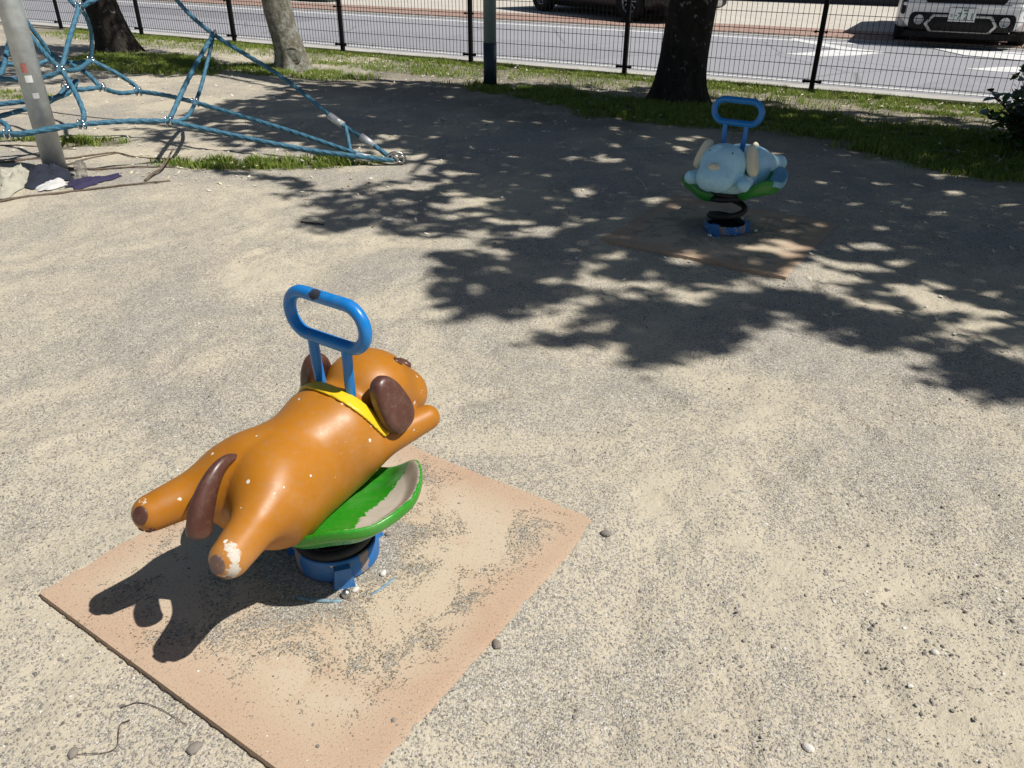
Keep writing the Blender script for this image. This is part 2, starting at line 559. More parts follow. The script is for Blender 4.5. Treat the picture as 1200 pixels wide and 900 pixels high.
M['green'] = paint_mat('green_paint', (0.022, 0.26, 0.012), (0.03, 0.31, 0.018), 0.2, chips=0.7, peelcol=(0.50, 0.46, 0.38))
M['green2'] = paint_mat('green_paint_pale_blue_peel', (0.02, 0.25, 0.03), (0.03, 0.30, 0.05), 0.25, chips=0.75, peelcol=(0.25, 0.50, 0.66))
M['sky_blue'] = paint_mat('light_blue_paint', (0.45, 0.80, 0.96), (0.52, 0.84, 0.97), 0.28, chips=0.85)
M['cream'] = paint_mat('cream_paint', (0.84, 0.75, 0.52), (0.86, 0.79, 0.58), 0.4, chips=0.8, chip=(0.15, 0.12, 0.1))
M['blue'] = paint_mat('blue_tube_paint', (0.005, 0.19, 0.56), (0.008, 0.22, 0.60), 0.25, chips=0.9, chip=(0.02, 0.03, 0.05), peelcol=(0.03, 0.035, 0.05))
M['base_blue'] = paint_mat('blue_base_paint', (0.01, 0.14, 0.42), (0.015, 0.18, 0.50), 0.4, chips=0.5, chip=(0.25, 0.23, 0.2), peelcol=(0.33, 0.27, 0.24))
M['faded_blue'] = flat('faded_blue_paint', (0.20, 0.30, 0.36), 0.8, var=0.5, sc=70)
M['steel'] = flat('steel', (0.55, 0.54, 0.50), 0.35, 1.0, 0.15)
M['chrome'] = flat('chrome', (0.75, 0.75, 0.74), 0.2, 1.0, 0.05)
M['galv'] = flat('galvanised_pole', (0.52, 0.55, 0.55), 0.5, 0.25, 0.2, sc=14)
M['alu'] = flat('aluminium_sleeve', (0.62, 0.62, 0.62), 0.45, 0.4, 0.08)
M['rope'] = rope_material()
M['sign_pole'] = flat('grey_green_pole', (0.27, 0.35, 0.335), 0.5, 0.0, 0.1)
M['pole_dark'] = flat('dark_teal_pole_foot', (0.012, 0.032, 0.045), 0.5, 0.0, 0.2)
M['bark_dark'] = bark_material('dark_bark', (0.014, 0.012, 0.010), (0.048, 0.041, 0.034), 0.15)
M['bark_light'] = bark_material('lichen_bark', (0.09, 0.08, 0.06), (0.27, 0.25, 0.19), 0.7)
M['leaf'] = island_mat('tree_leaves', [(0.0, (0.035, 0.085, 0.015)), (1.0, (0.08, 0.15, 0.03))], 0.6, 0.12)
M['bush_leaf'] = island_mat('bush_leaves', [(0.0, (0.015, 0.045, 0.010)), (1.0, (0.07, 0.14, 0.03))], 0.3)
M['grass'] = island_mat('grass_blades', [(0.0, (0.11, 0.20, 0.02)), (0.5, (0.22, 0.32, 0.04)), (0.85, (0.36, 0.40, 0.09)), (1.0, (0.36, 0.31, 0.14))], 0.7, 0.35)
M['pebble'] = island_mat('pebbles', [(0.0, (0.15, 0.135, 0.12)), (0.25, (0.27, 0.24, 0.21)), (0.55, (0.40, 0.36, 0.30)), (0.85, (0.46, 0.42, 0.34)), (1.0, (0.75, 0.73, 0.68))], 0.85)
M['litter'] = island_mat('fallen_leaves', [(0.0, (0.60, 0.52, 0.33)), (0.4, (0.78, 0.75, 0.64)), (0.75, (0.74, 0.68, 0.50)), (1.0, (0.34, 0.25, 0.13))], 0.8)
M['root'] = flat('root_bark', (0.14, 0.105, 0.075), 0.9, var=0.4, sc=60)
M['twig'] = flat('dry_twig', (0.09, 0.065, 0.05), 0.8, var=0.4, sc=60)
M['cloth_cream'] = flat('cream_cloth', (0.42, 0.40, 0.32), 0.9, var=0.12, sc=14, bump=0.001, bsc=300)
M['cloth_navy'] = flat('navy_cloth', (0.016, 0.020, 0.034), 0.9, var=0.3, sc=14, bump=0.001, bsc=300)
M['cloth_white'] = flat('white_cloth', (0.58, 0.57, 0.55), 0.9, var=0.08, sc=14)
M['cloth_purple'] = flat('purple_cloth', (0.034, 0.028, 0.075), 0.9, var=0.25, sc=18, bump=0.001, bsc=300)
M['car_white'] = flat('white_car_paint', (0.74, 0.74, 0.74), 0.3, 0.0, 0.02, coat=1.0)
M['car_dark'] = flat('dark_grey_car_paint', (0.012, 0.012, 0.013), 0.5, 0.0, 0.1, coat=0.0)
M['car_trim'] = flat('silver_car_trim', (0.42, 0.42, 0.40), 0.4, 0.3, 0.05)
M['tyre'] = flat('tyre_rubber', (0.016, 0.016, 0.016), 0.85, var=0.2)
M['rim'] = flat('alloy_rim', (0.35, 0.35, 0.36), 0.35, 0.8, 0.1)
M['plate'] = flat('number_plate', (0.74, 0.75, 0.72), 0.5, var=0.02)
M['plate_ink'] = flat('plate_green_ink', (0.02, 0.13, 0.09), 0.5)
M['brick_wall'] = flat('brown_brick', (0.34, 0.17, 0.09), 0.9, var=0.25, sc=12)
M['sticker_red'] = flat('red_sticker', (0.40, 0.15, 0.13), 0.6, var=0.4, sc=90)


def glass(name, col=(0.02, 0.022, 0.025), rough=0.05, trans=0.0, alpha=1.0):
    m, nt, b = newmat(name)
    b.inputs['Base Color'].default_value = (*col, 1); b.inputs['Roughness'].default_value = rough
    b.inputs['Transmission Weight'].default_value = trans; b.inputs['IOR'].default_value = 1.45
    return m


for k_ in ('black', 'rubber', 'bark_dark', 'bark_light', 'sign_pole', 'tyre'):
    M[k_].node_tree.nodes['Principled BSDF'].inputs['Specular IOR Level'].default_value = 0.2
M['car_glass'] = glass('car_glass')
M['lamp_glass'] = glass('lamp_glass', (0.5, 0.5, 0.5), 0.1)
M['cup'] = glass('clear_plastic', (1, 1, 1), 0.08, 1.0)
M['cup'].node_tree.nodes['Principled BSDF'].inputs['Alpha'].default_value = 0.45

# ---------------------------------------------------------------- the two mats' frame
MF = np.array([0.548, 0.836]); MR = np.array([0.836, -0.548])     # forward and right of the near rider
YAW = math.atan2(-0.548, 0.836)                                   # local +X = right, +Y = forward
Q1 = [g(47, 709)[:2], g(392, 495)[:2], g(694, 606)[:2], g(400, 966)[:2]]
MC1 = sum(Q1) / 4
MS = 0.905 / 2
MC2 = np.array([1.055, 3.80])
BASE1 = np.array([-0.4036, 1.394]); BASE2 = np.array([1.062, 3.80])


def mat_local(x, y, c):
    dx, dy = x - c[0], y - c[1]
    return dx * MF[0] + dy * MF[1], dx * MR[0] + dy * MR[1]


_fr = np.random.default_rng(77)
PRINTS = [(g(a_, b_)[0], g(a_, b_)[1], _fr.uniform(0, 6.28)) for a_, b_ in [(1010, 780), (1090, 690), (860, 840), (930, 560), (780, 600), (1120, 860), (700, 820), (560, 470), (640, 520), (1000, 500), (200, 420), (90, 520), (300, 300), (820, 700), (1170, 590), (760, 470), (60, 800), (480, 330)]]


def hg(x, y):
    """ground height"""
    x, y = np.asarray(x, float), np.asarray(y, float)
    foot = np.zeros_like(x)
    for px_, py_, az_ in PRINTS:
        dx, dy = x - px_, y - py_
        q, w_ = dx * math.cos(az_) + dy * math.sin(az_), -dx * math.sin(az_) + dy * math.cos(az_)
        e = np.sqrt((q / 0.13) ** 2 + (w_ / (0.045 + 0.012 * np.clip(q / 0.1, -1, 1))) ** 2)
        foot += -0.007 * (1 - sstep(0.75, 1.0, e)) + 0.004 * np.exp(-((e - 1.15) / 0.14) ** 2)
    h = foot + 0.013 * (fbm(x, y, 2.2, 3, 4) - 0.5) * 2 + 0.009 * (fbm(x, y, 12, 9, 3) - 0.5) * 2
    h = h + 0.006 * np.clip(fbm(x, y, 6, 31, 3) - 0.55, 0, 1) * 2
    rid = 1 - np.abs(2 * fbm(x, y, 7.5, 41, 3) - 1)
    h = h + 0.010 * (rid - 0.8) * sstep(0.45, 0.62, fbm(x, y, 1.6, 43, 3))
    u, nn = x * FD[0] + y * FD[1], x * FN[0] + y * FN[1]
    h = h * (1 - sstep(8.0, 8.5, nn))
    for c in (MC1, MC2):
        a, b = mat_local(x, y, c)
        dist = np.maximum(np.abs(a), np.abs(b)) - MS              # outside > 0
        # the edge facing the picture's lower left stands proud, the others are silted up
        free = (np.maximum(-a, 0) > np.abs(b)) & (a < 0)
        rim = np.where(free, 0.004, 0.0165 + 0.003 * (fbm(x, y, 9, 51, 3) - 0.45))
        k = 1 - sstep(0.0, 0.20, dist)
        silt = 0.0205 + 0.014 * (fbm(x, y, 16, 151, 4) - 0.5) + 0.22 * np.minimum(dist, 0)
        h = np.where(dist > (-0.012), h * (1 - k * 0.8) + np.where(free | (dist > 0.03), rim, np.maximum(rim, silt * (1 - sstep(0, 0.03, dist)) + rim * sstep(0, 0.03, dist))) * k, np.where(free | (dist < -0.07), -0.01, silt))
    return h


# grassy areas as ellipses in the place: centre pixel, half sizes in metres (along / across street), strength
GRASS = []


def grass_zone(px, py, su, sn, k, rz=0.0):
    c = g(px, py)
    GRASS.append((c[0], c[1], su, sn, k, rz))


grass_zone(285, 193, 0.66, 0.16, 1.0, -0.52); grass_zone(395, 190, 0.42, 0.11, 0.85, -0.52)
grass_zone(100, 168, 0.32, 0.13, 0.9, -0.52); grass_zone(30, 165, 0.25, 0.08, 0.6, -0.52)
grass_zone(175, 75, 1.3, 0.65, 0.85); grass_zone(330, 84, 1.2, 0.40, 0.6); grass_zone(470, 82, 1.6, 0.30, 0.35)
grass_zone(650, 112, 1.2, 0.35, 0.75); grass_zone(770, 130, 1.3, 0.55, 0.85); grass_zone(900, 140, 1.3, 0.50, 0.85)
grass_zone(1060, 160, 1.3, 0.55, 0.9); grass_zone(1180, 190, 1.2, 0.6, 1.0); grass_zone(20, 112, 0.6, 0.2, 0.4)
grass_zone(1000, 118, 2.0, 0.12, 0.6); grass_zone(1090, 132, 0.8, 0.14, 0.6)


def grassy(x, y):
    x, y = np.asarray(x, float), np.asarray(y, float)
    m = np.zeros_like(x)
    for cx, cy, su, sn, k, rz in GRASS:
        dx, dy = x - cx, y - cy
        u, v = dx * FD[0] + dy * FD[1], dx * FN[0] + dy * FN[1]
        c, s = math.cos(rz), math.sin(rz)
        u, v = u * c - v * s, u * s + v * c
        r = np.sqrt((u / su) ** 2 + (v / sn) ** 2)
        m = np.maximum(m, k * (1 - sstep(0.6, 1.15, r + 0.5 * (fbm(x, y, 3.5, 77, 3) - 0.5))))
    u, v = x * FD[0] + y * FD[1], x * FN[0] + y * FN[1]
    strip = sstep(8.22, 8.40, v + 0.25 * (fbm(x, y, 2.5, 5, 3) - 0.5)) * (v < 8.62)
    sparse = 0.20 * sstep(7.4, 8.0, v + 0.6 * (fbm(x, y, 1.8, 6, 3) - 0.5)) * (v < 8.62)
    return np.maximum(m, np.maximum(0.85 * strip, sparse))


def ground():
    def axis(lo, f0, f1, hi, step):
        mid = np.arange(f0, f1, step)
        out = [f1]; s = step
        while out[-1] < hi: s *= 1.16; out.append(out[-1] + s)
        inn = [f0]; s = step
        while inn[-1] > lo: s *= 1.16; inn.append(inn[-1] - s)
        return np.concatenate([inn[::-1][:-1], mid, out])
    xs = axis(-150, -2.2, 2.6, 150, 0.018)
    ys = axis(-120, 0.5, 6.2, 200, 0.020)
    X, Y = np.meshgrid(xs, ys, indexing='ij')
    Z = hg(X, Y)
    nx, ny = X.shape
    V = np.stack([X, Y, Z], -1).reshape(-1, 3)
    I = np.arange(nx * ny).reshape(nx, ny)
    F = np.stack([I[:-1, :-1], I[1:, :-1], I[1:, 1:], I[:-1, 1:]], -1).reshape(-1, 4)
    u, v = un(V)
    soil = sstep(5.2, 6.6, v + 1.2 * (fbm(V[:, 0], V[:, 1], 1.3, 61, 3) - 0.5)) * (u > -6)
    mk('ground', V, F, M['ground'], kind='structure', attrs={'grassy': grassy(V[:, 0], V[:, 1]), 'soil': soil})


ground()


def sheet(name, uns, z, mat, thick=None, **kw):
    """flat slab from (u, n) corners"""
    P = [fw(u, n) for u, n in uns]; k = len(P)
    zb = z - (thick or 0.03)
    V = [(p[0], p[1], z) for p in P] + [(p[0], p[1], zb) for p in P]
    F = [tuple(range(k - 1, -1, -1)), tuple(range(k, 2 * k))] + [(i, (i + 1) % k, k + (i + 1) % k, k + i) for i in range(k)]
    V = np.array(V)
    area = sum(V[i][0] * V[(i + 1) % k][1] - V[(i + 1) % k][0] * V[i][1] for i in range(k))
    if area > 0: F = [tuple(reversed(f)) for f in F]
    return mk(name, V, F, mat, smooth=False, **kw)


# street beyond the fence
sheet('fence_footing', [(-60, 8.66), (60, 8.66), (60, 8.90), (-60, 8.90)], 0.024, M['concrete'], 0.2, kind='structure')
sheet('road', [(-80, 8.902), (80, 8.902), (80, 13.75), (-80, 13.75)], 0.012, M['asphalt'], 0.1, kind='structure')
sheet('painted_road_line', [(-80, 9.06), (80, 9.06), (80, 9.20), (-80, 9.20)], 0.016, M['white_line'], 0.003, kind='structure')
sheet('painted_road_line', [(-80, 13.25), (80, 13.25), (80, 13.40), (-80, 13.40)], 0.016, M['white_line'], 0.003, kind='structure')
sheet('gutter', [(-80, 13.752), (80, 13.752), (80, 13.90), (-80, 13.90)], 0.02, M['concrete'], 0.1, kind='structure')
sheet('forecourt_pavement', [(-80, 15.202), (80, 15.202), (80, 60), (-80, 60)], 0.045, M['pavement'], 0.1, kind='structure')


M['patch'] = flat('asphalt_repair', (0.30, 0.30, 0.32), 0.88, var=0.12, sc=5, bump=0.003, bsc=120)
M['patch_dark'] = flat('darker_asphalt_repair', (0.25, 0.25, 0.27), 0.88, var=0.12, sc=5, bump=0.003, bsc=120)
sheet('asphalt_patch', [(-9.5, 9.6), (-4.4, 9.5), (-3.6, 10.9), (-8.8, 11.3)], 0.0142, M['patch'], 0.003, kind='structure')
sheet('asphalt_patch', [(-0.6, 9.45), (3.2, 9.4), (3.0, 10.5), (-0.2, 10.7)], 0.0142, M['patch'], 0.003, kind='structure')
sheet('asphalt_patch', [(-17, 11.4), (-11, 11.3), (-11, 12.5), (-17, 12.6)], 0.0142, M['patch_dark'], 0.003, kind='structure')


def road_mark(pts, z=0.0165):
    P = [g(x, y, z) for x, y in pts]
    un_ = [(float(p[:2] @ FD), float(p[:2] @ FN)) for p in P]
    sheet('painted_road_mark', un_, z, M['white_line'], 0.003, kind='structure')


road_mark([(918, 63), (960, 66), (1000, 65), (1042, 61.5), (1005, 57), (930, 44.5), (926, 46.5), (983, 57.5), (950, 61)])
road_mark([(1131, 80.5), (1165, 83.5), (1215, 86), (1215, 78), (1170, 78.5)])
road_mark([(1092, 56), (1130, 64.5), (1215, 72), (1215, 66), (1150, 60)], 0.021)


def paving_strip():
    """band of reddish paving blocks along the far kerb"""
    root = empty('paving_strip', (0, 0, 0), kind='structure')
    mb = sheet('paving_bed', [(-80, 13.902), (80, 13.902), (80, 15.20), (-80, 15.20)], 0.030, M['concrete'], 0.1)
    mb.parent = root
    b = B(); gap = 0.008
    u0 = -24.0
    rows, L, Wd = 6, 0.42, 0.213
    for r in range(rows):
        n0 = 13.912 + r * Wd
        for k in range(int(34 / L)):
            u = u0 + k * L + (L / 2 if r % 2 else 0)
            c = fw(u + L / 2, n0 + Wd / 2)
            b.box((c[0], c[1], 0.033), (L / 2 - gap, Wd / 2 - gap, 0.012), math.atan2(FD[1], FD[0]))
    o = b.build('paving_blocks', M['brickpav'], root, smooth=False)
    o['kind'] = 'stuff'


paving_strip()


# ---------------------------------------------------------------- rubber mats
def rubber_mat(c, base, label):
    n = 90
    a = np.linspace(-MS, MS, n)
    A, Bb = np.meshgrid(a, a, indexing='ij')
    X = c[0] + A * MF[0] + Bb * MR[0]; Y = c[1] + A * MF[1] + Bb * MR[1]
    edge = np.minimum(MS - np.abs(A), MS - np.abs(Bb))
    Z = 0.021 + 0.0025 * (fbm(X, Y, 5, 91, 3) - 0.5) - 0.0015 * (1 - sstep(0, 0.006, edge))
    top = np.stack([X, Y, Z], -1).reshape(-1, 3)
    I = np.arange(n * n).reshape(n, n)
    F = np.stack([I[:-1, :-1], I[:-1, 1:], I[1:, 1:], I[1:, :-1]], -1).reshape(-1, 4)[:, ::1]
    F = F[:, ::-1].tolist() if np.cross(top[F[0][1]] - top[F[0][0]], top[F[0][2]] - top[F[0][0]])[2] < 0 else F.tolist()
    ring = np.concatenate([I[:-1, 0], I[-1, :-1], I[::-1, -1][:-1], I[0, ::-1][:-1]])
    low = top[ring].copy(); low[:, 2] = -0.006
    m = len(ring); V = np.concatenate([top, low, top[ring]])
    for i in range(m):
        j = (i + 1) % m
        F.append([n * n + m + i, n * n + m + j, n * n + j, n * n + i])
    V = np.array(V)
    d = np.hypot(V[:, 0] - base[0], V[:, 1] - base[1])
    la, lb = mat_local(V[:, 0], V[:, 1], c)
    grit = 0.04 + 0.75 * (1 - sstep(0.06, 0.30, d)) - 0.35 * sstep(0.33, 0.44, np.maximum(np.abs(la), np.abs(lb)))
    grit = grit + 0.35 * (1 - sstep(0.0, 0.10, np.abs(lb - 0.02 - 0.3 * la))) * (la < 0.1) * 0.6
    rimf = sstep(0.30, 0.43, np.maximum(np.abs(la), np.abs(lb)))
    o = mk('rubber_mat', V, F, M['mat'], attrs={'grit': grit, 'rimf': rimf}, label=label, cat='rubber mat', group='rubber safety mats under the spring riders')
    return o


rubber_mat(MC1, BASE1, 'terracotta square rubber mat scattered with grit under the orange dog rider')
rubber_mat(MC2, BASE2, 'dusty terracotta square rubber mat lying in the tree shade under the pale blue dog rider')

# ---------------------------------------------------------------- spring riders
K = 0.907       # local drawings are in units of 1/K metre


def P3(a, b, z): return (b * K, a * K, z * K)      # forward, right, up -> local x (right), y (forward), z


BELLY = [0.205]
SEAT_UP = [0.0]


def body_sdf(Pm):
    P = Pm / K
    P = np.stack([P[..., 1], np.abs(P[..., 0]), P[..., 2]], -1)      # (forward, |right|, up)
    Q = P * np.array([1, 1, 0.85])
    d = s_cone(Q, (-0.16, 0, 0.312 * 0.85), (0.03, 0, 0.338 * 0.85), 0.119, 0.116)
    d = smin(d, s_ell(P, (-0.19, 0.058, 0.335), (0.092, 0.072, 0.096)), 0.06)
    d = smin(d, s_ell(P, (0.03, 0.03, 0.365), (0.085, 0.088, 0.095)), 0.05)
    leg = s_cone(P, (-0.235, 0.080, 0.350), (-0.374, 0.124, 0.336), 0.054, 0.040)
    d = smin(d, leg, 0.05)
    arm = s_cone(P, (0.06, 0.085, 0.335), (0.225, 0.132, 0.350), 0.046, 0.032)
    d = smin(d, arm, 0.035)
    d = smax(d, -(P[..., 2] - BELLY[0]), 0.03)                           # belly let into the seat
    head = s_ell(P, (0.165, 0, 0.420), (0.108, 0.110, 0.098))
    muz = s_ell(P, (0.245, 0, 0.378), (0.080, 0.090, 0.066))
    muz = smin(muz, s_ell(P, (0.258, 0.028, 0.362), (0.060, 0.052, 0.048)), 0.03)
    head = smin(head, muz, 0.035)
    d = smin(d, head, 0.018)
    # groove beneath the jaw
    return d * K


def collar_zone(Pm, w, grow):
    P = Pm / K
    pl = (P[..., 1] + 0.55 * (P[..., 2] - 0.47) - 0.038) / 1.14
    return np.maximum(body_sdf(Pm) - grow, (np.abs(pl) - w) * K)


BODY_V, BODY_F = sdf_mesh(body_sdf, (-0.26, -0.44, 0.18), (0.26, 0.42, 0.54), 0.0065)
COL_V, COL_F = sdf_mesh(lambda P: smax(collar_zone(P, 0.016, 0.0055), -(P[..., 2] / K - 0.375) * K, 0.004), (-0.19, -0.08, 0.26), (0.19, 0.20, 0.54), 0.004)


NOTCH = [0.055]


def seat_e(a, b):
    q = a + 0.022 + NOTCH[0] * np.exp(-(b / 0.11) ** 2) * (a > -0.02)
    return (np.abs(q / 0.182) ** 2.4 + np.abs(b / 0.262) ** 2.4) ** (1 / 2.4)


def seat_h(a, b):
    q = sstep(0.08, 0.20, np.abs(b))
    return 0.200 + 0.055 * (np.abs(b) / 0.25) ** 1.6 + 0.044 * sstep(0.0, 0.13, a) * q + 0.022 * sstep(-0.10, -0.19, a) * q + SEAT_UP[0] * (0.50 - 0.50 * np.tanh(b / 0.1)) + SEAT_UP[0] * 0.9 * sstep(0.0, -0.16, a) * q * (b < 0)


def seat_sdf(Pm):
    P = Pm / K
    a, b, z = P[..., 1], P[..., 0], P[..., 2]
    e = seat_e(a, b)
    out = (e - 1) * 0.20
    lip = 0.022 * sstep(-0.035, 0.0, out)
    dz = np.abs(z - seat_h(a, b) - lip + 0.004) - 0.007
    o2 = out + 0.010
    return (np.sqrt(np.maximum(dz, 0) ** 2 + np.maximum(o2, 0) ** 2) + np.minimum(np.maximum(dz, o2), 0) - 0.010) * K * 0.85


SEAT_V, SEAT_F = sdf_mesh(seat_sdf, (-0.27, -0.25, 0.17), (0.27, 0.22, 0.36), 0.005)


def ear_sdf(side):
    def f(Pm):
        P = Pm / K
        p = np.stack([P[..., 1], P[..., 0] * side, P[..., 2]], -1) - np.array((0.112, 0.122, 0.443))
        ax = np.array((0.25, 0.30, -1.0)); ax /= np.linalg.norm(ax)        # long axis, down
        w = np.array((1.0, 0.0, 0.25)); w = w - ax * (w @ ax); w /= np.linalg.norm(w)
        t = np.cross(ax, w)
        l, ww, tt = p @ ax, p @ w, p @ t
        wid = 0.044 + 0.010 * np.clip(l / 0.08, -1, 1)
        q = np.stack([l, ww, tt], -1)
        ec = (np.abs(q[..., 0] / 0.075) ** 2.5 + np.abs(q[..., 1] / wid) ** 2.5) ** (1 / 2.5)
        d2 = (ec - 1) * 0.045
        dt = np.abs(tt) - 0.020
        a2, b2 = d2 + 0.016, dt + 0.014
        return (np.sqrt(np.maximum(a2, 0) ** 2 + np.maximum(b2, 0) ** 2) + np.minimum(np.maximum(a2, b2), 0) - 0.016) * K * 0.9
    return f


# the pale blue rider rides a little higher off its saddle
BELLY[0] = 0.262; SEAT_UP[0] = 0.048; NOTCH[0] = 0.12
BODY2_V, BODY2_F = sdf_mesh(body_sdf, (-0.26, -0.44, 0.18), (0.26, 0.42, 0.54), 0.008)
SEAT2_V, SEAT2_F = sdf_mesh(seat_sdf, (-0.27, -0.25, 0.17), (0.27, 0.22, 0.40), 0.006)
BELLY[0] = 0.205; SEAT_UP[0] = 0.0; NOTCH[0] = 0.055
EARS = [sdf_mesh(ear_sdf(s), (min(0.05 * s, 0.23 * s), 0.02, 0.28), (max(0.05 * s, 0.23 * s), 0.24, 0.52), 0.004) for s in (-1, 1)]


def tail_mesh():
    path = smooth_path([P3(-0.225, -0.016, 0.432), P3(-0.250, -0.015, 0.438), P3(-0.280, -0.012, 0.428), P3(-0.312, -0.008, 0.400), P3(-0.340, -0.002, 0.362), P3(-0.360, 0.004, 0.318)], 5)
    n = len(path); t = np.linspace(0, 1, n)
    wid = K * (0.006 + 0.0155 * np.minimum(t / 0.7, 1)) * np.where(t > 0.93, np.sqrt(np.clip(1 - ((t - 0.93) / 0.08) ** 2, 0.02, 1)), 1)
    dep = K * (0.008 + 0.021 * np.minimum(t / 0.75, 1)) * np.where(t > 0.93, np.sqrt(np.clip(1 - ((t - 0.93) / 0.08) ** 2, 0.02, 1)), 1)
    T = np.gradient(path, axis=0); T /= np.linalg.norm(T, axis=1)[:, None]
    seg = 16; V = []
    for i in range(n):
        s_ = np.array([1.0, 0, 0]); u_ = np.cross(T[i], s_)
        a = np.arange(seg) / seg * 2 * PI
        V.append(path[i] + np.cos(a)[:, None] * s_ * wid[i] + np.sin(a)[:, None] * u_ * dep[i] - u_ * dep[i] * 0.35 * 0)
    V = np.concatenate(V); F = []
    for i in range(n - 1):
        for k in range(seg):
            l = (k + 1) % seg
            F.append((i * seg + k, i * seg + l, (i + 1) * seg + l, (i + 1) * seg + k))
    F.append(tuple(reversed(range(seg)))); F.append(tuple(range((n - 1) * seg, n * seg)))
    return V, F


def body_pin(a, b, z, r, flat_=0.35, out=0.0005):
    """flattened button lying on the body surface near a point; returns mesh"""
    p = np.array(P3(a, b, z))
    for _ in range(12):
        e = 1e-3
        d = body_sdf(p[None])[0]
        G = np.array([body_sdf((p + np.eye(3)[i] * e)[None])[0] - body_sdf((p - np.eye(3)[i] * e)[None])[0] for i in range(3)]) / (2 * e)
        p = p - G / (np.linalg.norm(G) + 1e-9) * d
    nrm = G / np.linalg.norm(G)
    s_ = np.cross(nrm, (0, 0, 1.0)); s_ /= np.linalg.norm(s_) + 1e-9
    t_ = np.cross(nrm, s_)
    r = np.array(r if not np.isscalar(r) else (r, r), float) * K
    V, F = ellipsoid_mesh((0, 0, 0), (r[0], r[1], r.min() * flat_), 8, 14)
    V = V[:, :1] * s_ + V[:, 1:2] * t_ + V[:, 2:] * nrm + p + nrm * out
    return V, F


